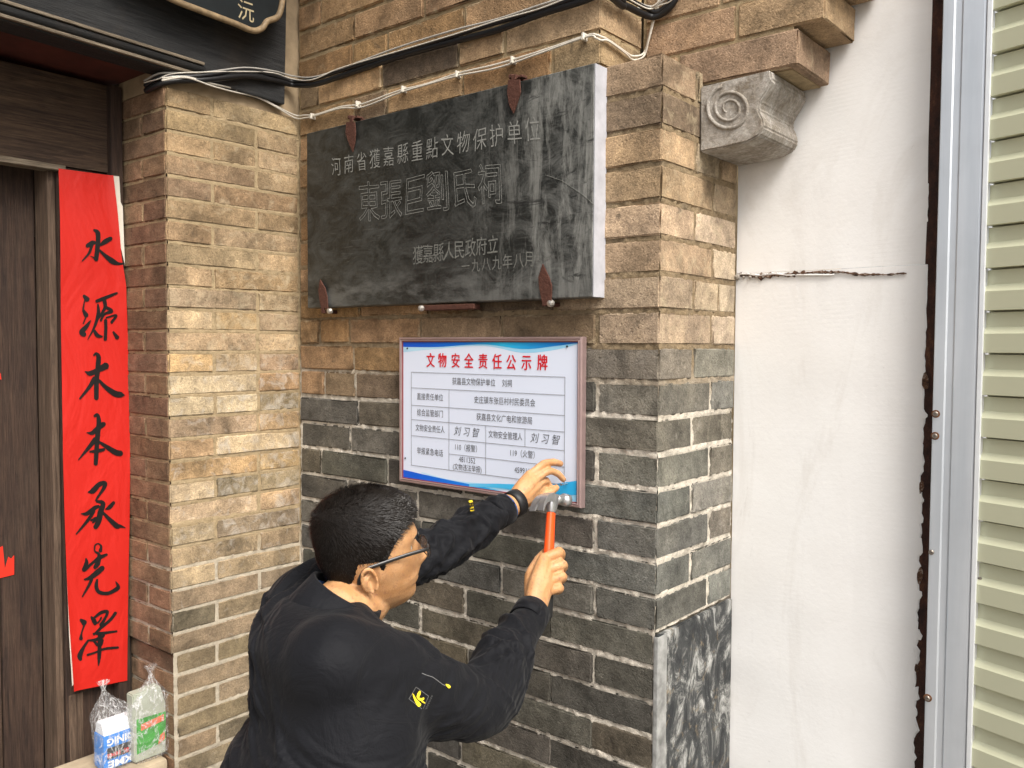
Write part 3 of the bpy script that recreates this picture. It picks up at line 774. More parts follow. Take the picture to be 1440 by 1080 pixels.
def ear(sx):
    # rim, inner bowl, lobe
    cx_, cy, cz = .0745*sx, -.020, -.022
    pts = []; rad = []
    for i in range(15):
        a = R(-60 + 285*i/14); rr = 1.0
        pts.append((cx_ + sx*(.009 + .007*math.sin(a*.5)), cy - .001 - .0155*math.cos(a)*rr - .003*math.sin(a), cz + .0285*math.sin(a) + .003)); rad.append(.0034 + .0010*math.sin(a))
    rim = capsule(pts, rad, 8, 3)
    lobe = capsule([(cx_+sx*.006, cy+.008, cz-.016), (cx_+sx*.009, cy+.003, cz-.027), (cx_+sx*.006, cy+.007, cz-.020)], [.005, .0062, .005], 8, 3)
    bowl = lathe([(.0005, -.004), (.012, -.003), (.0155, .001), (.0150, .003), (.008, .0005), (.0005, -.0005)], (cx_+sx*.0075, cy+.001, cz), (sx, -.45, 0), 18)
    bowl = ([Vector((v.x, v.y, cz + (v.z-cz)*1.45)) for v in bowl[0]], bowl[1])
    root = capsule([(cx_-sx*.004, cy+.004, cz+.012), (cx_-sx*.002, cy+.004, cz-.014)], [.010, .008], 8, 3)
    ant = capsule([(cx_+sx*.008, cy+.003, cz+.016), (cx_+sx*.0105, cy-.006, cz+.004), (cx_+sx*.009, cy-.003, cz-.012), (cx_+sx*.007, cy+.007, cz-.014)], [.0022, .003, .0028, .0022], 8, 3)
    g = merge(rim, lobe, bowl, root, ant); return [Vector((v.x, cy + (v.y-cy)*.84, cz + (v.z-cz)*.86)) for v in g[0]], g[1]
NB_ = P(470, 888, 1.43)                                            # base of the neck
neck = capsule([HM @ Vector((0, -.012, -.03)), HM @ Vector((0, -.018, -.085)), NB_ + Vector((.0, 0, .02)), NB_ + Vector((-.015, -.01, -.06))], [.053, .054, .056, .058], 24)
# ---- hands
def finger(pts, r0=.0098, r1=.0072): 
    n = len(pts); rad = [r0 + (r1-r0)*i/(n-1) for i in range(n)]
    g = capsule(pts, rad, 10, 5)
    bulge = [capsule([Vector(pts[i]), Vector(pts[i]) + Vector((0, 0, .0005))], [rad[i]*1.06]*2, 8, 1) for i in range(1, n-1)]
    return merge(g, *bulge)
# right hand: back of the hand towards us, fingers closed round the grip
rMCP = [P(765, 786, 1.818), P(768, 802, 1.808), P(769, 818, 1.800), P(767, 832, 1.792)]
rPIP = [P(786, 777, 1.832), P(790, 794, 1.822), P(790, 811, 1.812), P(786, 827, 1.802)]
rDIP = [P(787, 784, 1.862), P(790, 800, 1.852), P(789, 815, 1.841), P(784, 830, 1.829)]
rTIP = [P(775, 789, 1.882), P(776, 804, 1.873), P(775, 818, 1.862), P(772, 830, 1.848)]
rg = []
for i in range(4):
    w = .0122 - .0005*i
    rg.append(finger([rMCP[i], rPIP[i], rDIP[i], rTIP[i]], w, w*.80))
    wr = RW_ + (rMCP[i]-rMCP[1])*.35
    rg.append(capsule([wr, wr.lerp(rMCP[i], .5) + Vector((-.002, -.007, .0)), rMCP[i] + Vector((0, -.002, 0))], [.0185, .0190, .0140], 12))
rg.append(capsule([RW_ + Vector((-.004, .012, -.004)), P(757, 825, 1.810), P(764, 800, 1.832)], [.018, .022, .017], 12))
rg.append(finger([P(748, 838, 1.780), P(747, 810, 1.815), P(758, 788, 1.845), P(768, 775, 1.862)], .0165, .0090))
rg.append(capsule([RE_, RE_.lerp(RW_, .5), RW_], [.040, .036, .0275], 16))
# left hand: fingers reaching over the corner of the board, pinching a nail
lMCP = [P(745, 668, 1.935), P(752, 675, 1.930), P(754, 684, 1.930), P(752, 693, 1.930)]
lg = []
lf = [[P(764, 653, 1.950), P(778, 650, 1.968), P(788, 652, 1.985)], [P(771, 663, 1.948), P(784, 666, 1.965), P(792, 674, 1.978)],
      [P(768, 676, 1.962), P(772, 688, 1.978), P(764, 696, 1.985)], [P(764, 687, 1.958), P(767, 697, 1.972), P(759, 702, 1.978)]]
for i in range(4):
    w = .0098 - .0006*i
    lg.append(finger([lMCP[i]] + lf[i], w, w*.78))
    wr = LW_ + (lMCP[i]-lMCP[1])*.35
    lg.append(capsule([wr, wr.lerp(lMCP[i], .5) + Vector((0, -.004, .002)), lMCP[i]], [.0165, .016, .0120], 12))
lg.append(finger([P(734, 706, 1.92), P(751, 703, 1.935), P(768, 696, 1.955), P(782, 686, 1.972)], .0145, .0082))
lg.append(capsule([LW_, P(740, 692, 1.93)], [.021, .020], 12))
lg.append(capsule([LE_, LE_.lerp(LW_, .5), LW_], [.038, .034, .0255], 16))
# ---- torso, legs
cS, cC, cW, cH = P(452, 890, 1.41), P(474, 965, 1.39), P(458, 1065, 1.375), P(446, 1180, 1.365)
PEL = P(440, 1290, 1.37)
def sec(c, a, b): return (tuple(c), a, b)
torso = loft([sec(cS + UP*.0, .045, .07), sec(cS - UP*.04, .065, .13), sec(cC, .095, .150), sec(cW, .105, .155), sec(cH, .10, .155), sec(PEL, .105, .165), sec(PEL - UP*.06, .07, .12)], FT, ST)
arms = merge(capsule([cS + ST*.08 - UP*.05, RS_ - UP*.01, RS_.lerp(RE_, .5), RE_], [.038, .042, .042, .038], 16), capsule([cS - ST*.08 - UP*.05, LS_ - UP*.01, LS_.lerp(LE_, .5), LE_], [.038, .042, .042, .036], 16))
hipR, hipL = PEL + ST*.09 - UP*.02, PEL - ST*.09 - UP*.02
def leg(h, fo, si):
    kn = h + FT*fo + ST*si; kn.z = .43; an = h + FT*(fo-.25) + ST*si*1.2; an.z = .085
    return h, kn, an
LR, LL = leg(hipR, .24, .05), leg(hipL, .27, -.04)
legs = [capsule([a, a.lerp(b, .5), b, b.lerp(c, .45), c], [.085, .075, .055, .052, .038], 16) for a, b, c in (LR, LL)]
feet = [capsule([c + UP*-.01, c + FT*.06 - UP*.035, c + FT*.16 - UP*.052], [.038, .036, .026], 14) for a, b, c in (LR, LL)]
skin = NT('skin', .48, 0, .4); p = skin.pos()
c = skin.mix(skin.ramp(skin.noise(p, 26, 5, .6), [(.38, 0), (.62, 1)]), (.45, .225, .092), (.54, .30, .145))
c = skin.mix(skin.ramp(skin.noise(p, 150, 3), [(.55, 0), (.75, 1)]), c, (.34, .15, .085)) 
skin.col(c); skin.set('Subsurface Weight', .12); skin.set('Subsurface Radius', (.010, .004, .002)); skin.set('Subsurface Scale', 1.0)
skin.bump(skin.math('ADD', skin.noise(p, 330, 4, .7), skin.math('MULTIPLY', skin.voro(p, 700), .4)), .45, .0014)
body_me = remesh(merge(head_g, xf(ear(1), HM), xf(ear(-1), HM), neck, *rg, *lg, torso, arms, *legs, *feet), .0026, 2, .5)
pbase = Vector((PEL.x, PEL.y, 0))
body_me.transform(Matrix.Translation(-pbase)); body_me.materials.clear(); body_me.materials.append(skin.m)
man = link('person', body_me); man.location = pbase; BASE['person'] = pbase
tag(man, 'man in a black jacket and glasses hammering up the white notice board', 'person')
# ---- face details
eyew = plain('eye_white', (.75, .72, .68), .2, var=.02, bump=0); iris = plain('dark_iris', (.02, .012, .008), .1, var=.02, bump=0)
for s in (1, -1):
    c_ = Vector((.031*s, .0675, .005))
    ey_ = part('eye', xf(lathe([(.0118*math.sin(a), .0118*-math.cos(a)) for a in [R(2+8.8*i) for i in range(21)]], c_, (0, 1, 0), 18), HM), eyew, man, True)
    BASE[ey_.name] = pbase; part('iris', xf(lathe([(.0055, .0103), (.0052, .0112), (.001, .0121)], c_, (0, 1, 0), 14), HM), iris, ey_, True)
browm = plain('brow_hair', (.012, .010, .009), .8, bump=0)
for s in (1, -1):
    part('eyebrow', xf(tube([Vector((x*s, yF(.024) - .0012 - (abs(x)-.012)**2*9, .0245 + .004*math.sin((x-.012)*80))) for x in (.012, .02, .03, .04, .048)], [.0015, .0025, .0028, .0024, .001], 6), HM), browm, man)
part('mouth', xf(tube([Vector((x, headpt(-.0585, math.asin(max(-1, min(1, x/wF(-.0585)))))[1]+.0008, -.0585)) for x in (-.02, -.01, 0, .01, .02)], [.0008, .0016, .0018, .0016, .0008], 6), HM), plain('lip', (.34, .13, .10), .5, bump=0), man)
# ---- hair: shell plus short strands
def hairmask(v):          # thickness 0..1 on the scalp, local coordinates
    x, y, z = v; ax_ = abs(x)
    front = .058 + .015*(1 - min(1, ax_/.05))             # hairline height at the front
    # boundary height as a function of y
    if y > .055: zb_h = .052 + .010*(y-.055)/.04 - .0*(ax_)
    elif y > .028: zb_h = .052 - (.055-y)/.027*.028
    elif y > .008: zb_h = .024 - (.028-y)/.020*.038          # sideburn
    elif y > -.036: zb_h = .006 + .0
    elif y > -.054: zb_h = .006 - (-.036-y)/.018*.070
    else: zb_h = -.090
    return sstep(z, zb_h, zb_h + .016)
def hairthick(v):
    x, y, z = v; m = hairmask(v); th = .0035 + .006*sstep(z, .0, .09) + .004*sstep(y, .02, .08)*sstep(z, .05, .08)
    return m, m*(th + .0018*noise.noise(Vector((x*70, y*70, z*50))))
nph = 96; hV, hF = [], []; mk = []
for i, z in enumerate(hz):
    for k in range(nph):
        b0 = headpt(z, 2*math.pi*k/nph); m, th = hairthick(b0); mk.append(m); hV.append(headpt(z, 2*math.pi*k/nph, th - .0015*(m <= 0.02)))
for i in range(len(hz)-1):
    for k in range(nph):
        a, b = i*nph+k, i*nph+(k+1) % nph
        if max(mk[a], mk[b], mk[a+nph], mk[b+nph]) > .01: hF.append((a, a+nph, b+nph, b))
hF.append(tuple(range(nph)))
hm = NT('black_hair', .6, 0, .10); p = hm.pos()
hm.col(hm.mix(hm.noise(hm.map(p, (1, 1, 1)), 60, 4), (.0045, .004, .0038), (.013, .010, .008))); hm.bump(hm.noise(hm.map(p, (1, 1, .25)), 420, 3), .8, .002)
hair = part('hair', xf((hV, hF), HM), hm.m, man, True)
hr = random.Random(11); sV, sF = [], []
WH = Vector((.012, -.062, .085))                            # crown whorl
scalp = [(i, k) for i in range(3, len(hz)) for k in range(nph) if mk[i*nph+k] > .1]
for q in range(15000):
    z = hr.uniform(-.095, .1198) if q % 3 else hr.uniform(.05, .1199); ph = hr.uniform(0, 2*math.pi)
    b0 = headpt(z, ph); m, th = hairthick(b0)
    if m < .02 + .25*hr.random(): continue
    n_ = (headpt(z, ph, .01) - b0).normalized(); root = b0 + n_*th*.72
    d = (b0 - WH); d = d - n_*d.dot(n_); d = d.normalized() if d.length > 1e-4 else Vector((0, 1, 0))
    d = (d + Vector((.25*hr.uniform(-1, 1), .25*hr.uniform(-1, 1), .2*hr.uniform(-1, 1)))).normalized()
    L_ = (.007 + .012*sstep(z, .02, .08))*hr.uniform(.7, 1.2)
    lift = .38 + .25*sstep(b0.y, .03, .08)
    p1 = root + (d*(1-lift) + n_*lift)*L_*.55; p2 = p1 + (d*.92 + n_*.10)*L_*.6
    sd = d.cross(n_).normalized()*.00045; k = len(sV)
    sV += [root - sd, root + sd, p1 - sd*.8, p1 + sd*.8, p2]; sF += [(k, k+1, k+3, k+2), (k+2, k+3, k+4)]
BASE[hair.name] = pbase; hs2 = NT('hair_strand', .38, 0, .35); hs2.col((.012, .009, .007))
st = part('hair_strands', xf((sV, sF), HM), hs2.m, hair); st['kind'] = 'stuff'
# ---- spectacles
blk = plain('black_frame', (.012, .011, .011), .28, var=.05, bump=0, spec=.6)
sp_ = []
for s in (1, -1):
    sp_.append(tube([Vector(q) for q in spline([(.069*s, .100, .010), (.0765*s, .090, .012), (.080*s, .05, .011), (.0815*s, .000, .006), (.0815*s, -.024, .002), (.080*s, -.036, -.012), (.079*s, -.039, -.024)], 5)], .0020, 8, squash=1.8))
    sp_.append(tube([Vector((.034*s + .0285*math.copysign(abs(math.cos(a))**.7, math.cos(a)), .107 - .006*abs(math.cos(a)) * (1 if math.cos(a)*s > 0 else 0), .0015 + .0175*math.copysign(abs(math.sin(a))**.7, math.sin(a)))) for a in [2*math.pi*i/32 for i in range(33)]], .0011, 6))
sp_.append(tube([Vector(q) for q in spline([(-.007, .108, .006), (0, .111, .009), (.007, .108, .006)], 4)], .0013, 6))
gl = part('spectacles', xf(merge(*sp_), HM), blk, man, True)
BASE[gl.name] = pbase; lens = NT('lens_glass', .02); lens.set('Transmission Weight', 1.0); lens.set('IOR', 1.08); lens.col((1, 1, 1))
for s in (1, -1):
    part('lens', xf(prism([(.034*s + .0280*math.copysign(abs(math.cos(a))**.7, math.cos(a)), .0015 + .0170*math.copysign(abs(math.sin(a))**.7, math.sin(a))) for a in [2*math.pi*i/28 for i in range(28)]], 'y', .1045, .1055), HM), lens.m, gl)
# ---- jacket
jac = NT('black_softshell', .70, 0, .14); p = jac.pos()
jac.col(jac.mix(jac.noise(p, 5, 4), (.0042, .0045, .0060), (.0075, .0078, .0100)))
jac.set('Sheen Weight', .03); jac.set('Sheen Roughness', .5)
_ac = P(560, 900, 1.30); mp_ = jac.map(p, (1, .6, 1.25), (0, 0, 0), (-_ac.x, -_ac.y*.6, -_ac.z*1.25))
ln_ = jac.n.new('ShaderNodeVectorMath'); ln_.operation = 'LENGTH'; jac.l.new(mp_, ln_.inputs[0])
rn_ = jac.math('ADD', jac.math('MULTIPLY', ln_.outputs['Value'], 440), jac.math('MULTIPLY', jac.noise(p, 7, 3), 16))
sn_ = jac.math('MULTIPLY', jac.math('SINE', rn_), jac.ramp(jac.noise(p, 9, 3), [(.42, 0), (.62, 1)]))
sn_ = jac.math('MULTIPLY', sn_, smooth01(jac, ln_.outputs['Value'], .17, .25))
n0 = jac.bump(jac.noise(p, 16, 5, .55, .8), .6, .012); n1 = jac.bump(sn_, .55, .003, n0); jac.bump(jac.noise(p, 500, 2), .3, .0008, n1)
jt = loft([sec(cS + UP*.052, .060, .075), sec(cS + UP*.030, .082, .150), sec(cS - UP*.010, .112, .172), sec(cC + FT*.012, .120, .168), sec(cW, .148, .185), sec(cH - FT*.01, .180, .215), sec(PEL + UP*.02, .19, .215), sec(PEL - UP*.035, .160, .21)], FT, ST, 64, 2.2)
ja = capsule([cS + ST*.08 - UP*.035, RS_ + Vector((.0, .012, -.012)), RS_.lerp(RE_, .45) - UP*.006, RE_ + Vector((-.004, -.005, .0)), RE_.lerp(RW_, .5), RW_ - (RW_-RE_).normalized()*.012], [.070, .073, .068, .060, .054, .036], 28, 10)
jb = capsule([cS - ST*.08 - UP*.03, LS_, LS_.lerp(LE_, .5), LE_, LE_.lerp(LW_, .5), LW_ - (LW_-LE_).normalized()*.034], [.060, .062, .058, .050, .046, .033], 28, 10)
hump = loft([sec(cS + UP*.045 - FT*.0, .05, .06), sec(cS + UP*.03 - FT*.01, .080, .13), sec(cS - UP*.02 - FT*.012, .095, .165), sec(cS - UP*.10 - FT*.004, .108, .165), sec(cC - UP*.08, .10, .15)], FT, ST, 48, 2.0)
lap = capsule([NB_ + FT*.055 - UP*.015 + ST*.05, P(590, 905, 1.40), P(600, 945, 1.38)], [.026, .020, .020], 16)
jme = remesh(merge(jt, ja, jb, hump, lap), .0048, 60, .68)
crook = P(690, 950, 1.51); armR = (RE_ - RS_).normalized(); foreR = (RW_ - RE_).normalized(); foreL = (LW_ - LE_).normalized()
def ridge(a, b, sd):
    n_ = noise.noise(Vector((a, b, sd*3.7))) + .45*noise.noise(Vector((a*2.1, b*1.5, sd*5.1)))
    return (1 - min(1, abs(n_)*2.3))**1.6 - .35
CAMD = (CP - cC).normalized()
co = [v.co.copy() for v in jme.vertices]; no = [v.normal.copy() for v in jme.vertices]
arc_c = P(560, 900, 1.30)
for v, c_, n_ in zip(jme.vertices, co, no):
    h = noise.fractal(c_*7 + Vector((3, 1, 2)), .6, 2.1, 2)*.0045
    tz = (c_ - cC)
    rho = (Vector((c_.x, c_.y*.6, c_.z*1.25)) - Vector((arc_c.x, arc_c.y*.6, arc_c.z*1.25))).length
    dR = min((c_ - RS_.lerp(RE_, k/4)).length for k in range(5))
    wgt = sstep(rho, .17, .26) * (1 - sstep(rho, .46, .60)) * sstep(dR, .065, .12)
    an_ = math.atan2(c_.z-arc_c.z, c_.x-arc_c.x)
    h += wgt * .0125 * ridge(rho*34 + 1.8*noise.noise(c_*6), an_*2.2, 1)
    def sleeve(A, dr_, s0, s1, amp, fq, sd):
        t_ = (c_ - A).dot(dr_); o_ = c_ - A - dr_*t_
        if not (s0 - .03 < t_ < s1 + .03) or o_.length > .095: return 0
        ph_ = math.atan2(o_.dot(UP), o_.dot(dr_.cross(UP)))
        w_ = sstep(t_, s0-.03, s0+.01)*(1-sstep(t_, s1-.02, s1+.02))
        return w_*amp*ridge(t_*fq + .9*math.sin(ph_ + sd) + .8*noise.noise(c_*9), math.cos(ph_)*1.1 + math.sin(ph_)*.7, sd)
    h += sleeve(RS_, armR, .05, .29, .0045, 17, 3) + sleeve(RS_, armR, .19, .30, .0050, 30, 4) + sleeve(RE_, foreR, .0, .20, .0065, 20, 5)
    h += sleeve(LS_, (LE_-LS_).normalized(), .08, .30, .005, 17, 7) + sleeve(LE_, foreL, .0, .17, .005, 17, 8)
    v.co = c_ + n_*h
jme.update()
_b = bmesh.new(); _b.from_mesh(jme)
for _ in range(2): bmesh.ops.smooth_vert(_b, verts=_b.verts, factor=.5, use_axis_x=True, use_axis_y=True, use_axis_z=True)
_b.to_mesh(jme); _b.free()
from mathutils.bvhtree import BVHTree
JB = BVHTree.FromPolygons([v.co.copy() for v in jme.vertices], [tuple(f.vertices) for f in jme.polygons])
jme.transform(Matrix.Translation(-pbase)); jme.materials.clear(); jme.materials.append(jac.m)
jk = link('jacket', jme, None, man); BASE[jk.name] = pbase
def onjacket(px, py, off=.0012):
    d = ray(px, py).normalized(); h = JB.ray_cast(CP, d)
    if h[0] is None: return P(px, py, 1.4)
    return h[0] - d*off
def decal(polys, mat, name, off=.0014):      # small flat patches sewn on the cloth (outlines in picture pixels)
    V, F = [], []
    for poly in polys:
        k = len(V); V += [onjacket(x, y, off) for x, y in poly]; F.append(tuple(range(k, k+len(poly))))
    return part(name, (V, F), mat, jk)
def strip(pts, w):                            # thin line as quads
    out = []
    for (x0, y0), (x1, y1) in zip(pts, pts[1:]):
        l = math.hypot(x1-x0, y1-y0) or 1; nx, ny = -(y1-y0)/l*w/2, (x1-x0)/l*w/2
        out.append([(x0+nx, y0+ny), (x1+nx, y1+ny), (x1-nx, y1-ny), (x0-nx, y0-ny)])
    return out
yel = plain('yellow_thread', (.80, .60, .02), .6, var=.05, bump=0); gry = plain('grey_thread', (.16, .16, .16), .7, var=.05, bump=0)
Z6 = lambda pts: [(560 + x/9, 900 + y/9) for x, y in pts]
decal([Z6([(180, 672), (198, 690), (222, 735), (258, 775), (290, 812), (282, 835), (258, 848), (232, 820), (208, 770), (188, 715)]),
       Z6([(275, 640), (287, 655), (281, 690), (262, 728), (240, 742), (232, 715), (244, 675), (260, 652)]),
       Z6([(262, 728), (292, 738), (325, 725), (330, 748), (305, 770), (275, 768), (245, 745)]),
       Z6([(285, 762), (310, 770), (345, 795), (338, 806), (300, 786)])], yel, 'sleeve_emblem')
decal(sum([strip(Z6(q), .55) for q in ([(225, 595), (385, 710)], [(385, 710), (315, 872)], [(200, 640), (135, 745)], [(135, 745), (300, 872)], [(225, 595), (200, 640)])], []), gry, 'emblem_border')
decal(sum([strip(Z6([(345+ i*14, 872 - i*30), (368 + i*13, 862 - i*30), (357+i*13, 846-i*30)]), .45) for i in range(6)], []), gry, 'emblem_lettering')
decal([Z6([(598, 562), (612, 556), (640, 566), (664, 585), (660, 604), (640, 612), (618, 592)])], yel, 'zip_pull', .003)
decal(strip(Z6([(300, 420), (360, 445), (440, 470), (500, 515), (560, 560), (600, 580)]), .8), gry, 'sleeve_zip', .0016)
seamm = plain('stitched_seam', (.0055, .0055, .007), .8, var=.1, bump=0)
for pts_ in ([(540, 893), (513, 922), (502, 965), (505, 1005), (517, 1040)], [(543, 893), (516, 923), (505, 965), (508, 1005), (520, 1040)],
             [(517, 1012), (560, 1016), (620, 1014), (668, 1004)]):
    sm_ = spline(pts_, 6); decal(strip(sm_, .7), seamm, 'seam', .0012)
decal([[(659, 704), (664, 703), (665, 706), (660, 707)], [(660, 709), (662, 708), (663, 712), (661, 712)], [(663.5, 708), (665.5, 708), (666, 711), (664, 712)], [(660.5, 714), (666, 712.5), (666, 714), (661, 715.5)], [(661, 717), (666.5, 715.5), (667, 718), (662, 719)]], yel, 'sleeve_lettering')
# jacket collar, shirt collar and cuffs
def band(c, ax_, u_, v_, ru, rv, h0, h1, th, seg=40, a0=0, a1=2*math.pi, flare=0.0):
    V, F = [], []
    for k in range(seg+1):
        a = a0 + (a1-a0)*k/seg
        for (rr, hh) in ((0, h0), (flare*.5, (h0+h1)/2), (flare, h1), (flare-th, h1), (flare*.5-th, (h0+h1)/2), (-th, h0)):
            V.append(c + u_*(ru+rr)*math.cos(a) + v_*(rv+rr)*math.sin(a) + ax_*hh)
    for k in range(seg):
        for j in range(6): a = k*6+j; b = k*6+(j+1) % 6; F.append((a, b, b+6, a+6))
    F.append((0, 5, 4, 3, 2, 1)); e = seg*6; F.append((e, e+1, e+2, e+3, e+4, e+5)); return V, F
nx_ = (UP*.84 + FT*.50 + ST*.10).normalized(); nu = (FT - nx_*FT.dot(nx_)).normalized(); nv = nx_.cross(nu)
cn = P(484, 840, 1.445)
part('collar', band(cn, nx_, nu, nv, .090, .090, -.085, .010, .006, 44, flare=-.024), jac.m, jk, True)
shirt = plain('blue_shirt', (.035, .085, .24), .8, var=.1, scale=60)
part('shirt_collar', band(cn + nx_*.001, nx_, nu, nv, .061, .061, -.05, -.004, .003, 44), shirt, man, True)
for W_, fo, r_, back, nm in ((RW_, foreR, .0365, .012, 1), (LW_, foreL, .0335, .034, 0)):
    u_ = fo.orthogonal().normalized(); v_ = fo.cross(u_); c_ = W_ - fo*back
    part('jacket_cuff', band(c_, fo, u_, v_, r_+.0015, r_+.0015, -.030, .010, .004, 30), jac.m, jk, True)
    part('shirt_cuff', band(c_, fo, u_, v_, r_-.003, r_-.003, -.02, .0165, .003, 30), shirt, man, True)
fo = foreL; u_ = fo.orthogonal().normalized(); v_ = fo.cross(u_)
part('wristband', band(LW_ + fo*.004, fo, u_, v_, .0300, .0300, -.011, .012, .004, 30), plain('black_band', (.010, .010, .011), .5, bump=0), man, True)
# trousers and shoes (below the picture)
tro = plain('dark_trousers', (.018, .018, .022), .85)
tm = remesh(merge(loft([sec(PEL + UP*.06, .12, .17), sec(PEL, .13, .185), sec(PEL - UP*.08, .10, .16)], FT, ST), *[capsule([a, a.lerp(b, .5), b, b.lerp(c, .5), c - UP*-.02], [.10, .092, .075, .068, .062], 20) for a, b, c in (LR, LL)]), .009, 3, .5)
tm.transform(Matrix.Translation(-pbase)); tm.materials.clear(); tm.materials.append(tro); link('trousers', tm, None, man)
shoem = plain('black_leather', (.012, .011, .011), .4)
for a, b, c in (LR, LL):
    V, F = capsule([c + UP*-.02 - FT*.03, c + FT*.07 - UP*.03, c + FT*.175 - UP*.045], [.048, .045, .034], 16)
    part('shoe', ([Vector((v.x, v.y, max(.001, v.z))) for v in V], F), shoem, man, True)

# ---- hammer
hA, hB = P(776, 700, 1.872), P(768, 842, 1.812); hd = (hB - hA).normalized()
ham = gthing('hammer', hA, 'claw hammer with orange handle and black grip in the man\'s right hand', 'hammer')
EBv = EB.copy(); hu = (EBv - hd*EBv.dot(hd)).normalized(); hw = hd.cross(hu)
def hp(a, b, c): return hA + hu*a + hw*b + hd*c
orange = plain('orange_fibreglass', (.85, .085, .012), .35, var=.03, bump=0, spec=.5); rub = plain('black_rubber', (.012, .012, .012), .6, var=.1)
stl = NT('forged_steel', .30, .85); stl.col(stl.mix(stl.noise(stl.pos(), 90, 4), (.42, .42, .43), (.68, .68, .69))); stl.bump(stl.noise(stl.pos(), 160, 3), .2, .001)
L_ = (hB-hA).length
def hloft(secs, m, nm, sm=True):
    V, F = [], []; seg = 16
    for c_, a_, b_ in secs:
        for k in range(seg):
            t_ = 2*math.pi*k/seg; V.append(hp(a_*math.copysign(abs(math.cos(t_))**.75, math.cos(t_)), b_*math.copysign(abs(math.sin(t_))**.75, math.sin(t_)), c_))
    for i in range(len(secs)-1):
        for k in range(seg): a = i*seg+k; b = i*seg+(k+1) % seg; F.append((a, b, b+seg, a+seg))
    F.append(tuple(range(seg))[::-1]); F.append(tuple((len(secs)-1)*seg+k for k in range(seg)))
    return part(nm, (V, F), m, ham, sm)
hloft([(.012, .0105, .0085), (.03, .0100, .0080), (.075, .0105, .0085), (.142, .0120, .0100), (.148, .0118, .0098)], orange, 'handle')
hloft([(.146, .0125, .0105), (.152, .0138, .0118), (.19, .0138, .0118), (L_, .0150, .013), (L_+.035, .0155, .0135), (L_+.042, .011, .009)], rub, 'grip')
hloft([(-.008, .0150, .0120), (-.004, .0165, .0132), (.012, .0150, .0120), (.030, .0115, .0095), (.032, .0105, .009)], stl.m, 'socket')
nc = [hp(.008, 0, .002), hp(.030, 0, -.002), hp(.040, 0, -.003), hp(.042, 0, -.003), hp(.056, 0, -.003), hp(.058, 0, -.003)]
part('striking_head', tube(nc, [.0115, .0085, .0095, .0138, .0140, .0125], 20), stl.m, ham, True)
for s in (1, -1):
    q = spline([tuple(hp(-.006, .0060*s, .0)), tuple(hp(-.026, .0075*s, .005)), tuple(hp(-.042, .0095*s, .018)), tuple(hp(-.050, .0115*s, .036))], 5)
    c_ = [Vector(x) for x in q]; V, F = [], []
    for i, pt in enumerate(c_):
        f = i/(len(c_)-1); t_ = (c_[min(i+1, len(c_)-1)] - c_[max(i-1, 0)]).normalized(); nn = hw.cross(t_).normalized(); th = .0085*(1-f) + .0015; ww_ = .0080 - .0006*f
        V += [pt + hw*ww_ + nn*th, pt - hw*ww_ + nn*th, pt - hw*ww_ - nn*th, pt + hw*ww_ - nn*th]
    n_ = len(c_)
    for i in range(n_-1):
        for k in range(4): a = i*4+k; b = i*4+(k+1) % 4; F.append((a, b, b+4, a+4))
    F += [(3, 2, 1, 0), tuple(range((n_-1)*4, n_*4))]
    part('claw', (V, F), stl.m, ham)
# ================================================================== lettering helpers
def text_geo(body, size, bold=0.0, spacing=1.0, shear=0.0, outline=0.0, align='CENTER'):
    cu = bpy.data.curves.new('txt', 'FONT'); cu.body = body; cu.size = size; cu.align_x = align; cu.align_y = 'CENTER'
    cu.space_character = spacing; cu.shear = shear; cu.resolution_u = 2
    if outline: cu.fill_mode = 'NONE'; cu.bevel_depth = outline; cu.bevel_resolution = 0
    else: cu.offset = bold
    o = bpy.data.objects.new('txt', cu); COL.objects.link(o)
    dg = bpy.context.evaluated_depsgraph_get(); dg.update(); me = bpy.data.meshes.new_from_object(o.evaluated_get(dg))
    V = [v.co.copy() for v in me.vertices]; F = [tuple(p.vertices) for p in me.polygons]
    bpy.data.objects.remove(o); bpy.data.curves.remove(cu); bpy.data.meshes.remove(me); return V, F
def on_s(g, r, z, s, sx=1.0, sy=1.0, slope=0.0):       # text plane facing -s
    return [Vector((r + v.x*sx, s - v.z, z + v.y*sy + v.x*sx*slope)) for v in g[0]], g[1]
# ================================================================== black stone tablet
PT = .046
tr = hs_(836, 88, -PT)[0]; tl = hs_(431, 188, -PT)[0] ; tzt = (hs_(836, 88, -PT)[1] + hs_(431, 188, -PT)[1])/2; tzb = (hs_(836, 417, -PT)[1] + hs_(432, 434, -PT)[1])/2
t = NT('slate_tablet', .42, 0, .5); p = t.co.outputs['Object']; px_, py_, pz_ = t.sep(p)
q = t.map(p, (1, 1, 1.5), (0, R(8), 0))
cl = t.ramp(t.noise(q, 9, 9, .8, .9), [(.44, 0), (.66, 1)]); c2 = t.ramp(t.noise(t.map(p, (3, 1, .5)), 8, 7, .8, .4), [(.47, 0), (.62, 1)])
rightw = smooth01(t, px_, .05, .50)
c = t.mix(t.math('MULTIPLY', cl, t.math('ADD', .28, t.math('MULTIPLY', rightw, .5))), (.014, .015, .0135), (.16, .162, .15))
c = t.mix(t.math('MULTIPLY', t.math('MULTIPLY', c2, rightw), .85), c, (.24, .24, .22))
dk = t.ramp(t.noise(t.map(p, (1.2, 1, 3.5), (0, R(20), 0)), 9, 7, .75, 1.0), [(.58, 0), (.66, 1)])
c = t.mix(t.math('MULTIPLY', dk, .8), c, (.008, .008, .008))
pale = t.math('MULTIPLY', t.ramp(t.noise(t.map(p, (1, 1, 3)), 7, 6, .7), [(.45, 0), (.62, 1)]), smooth01(t, pz_, .13, .03))
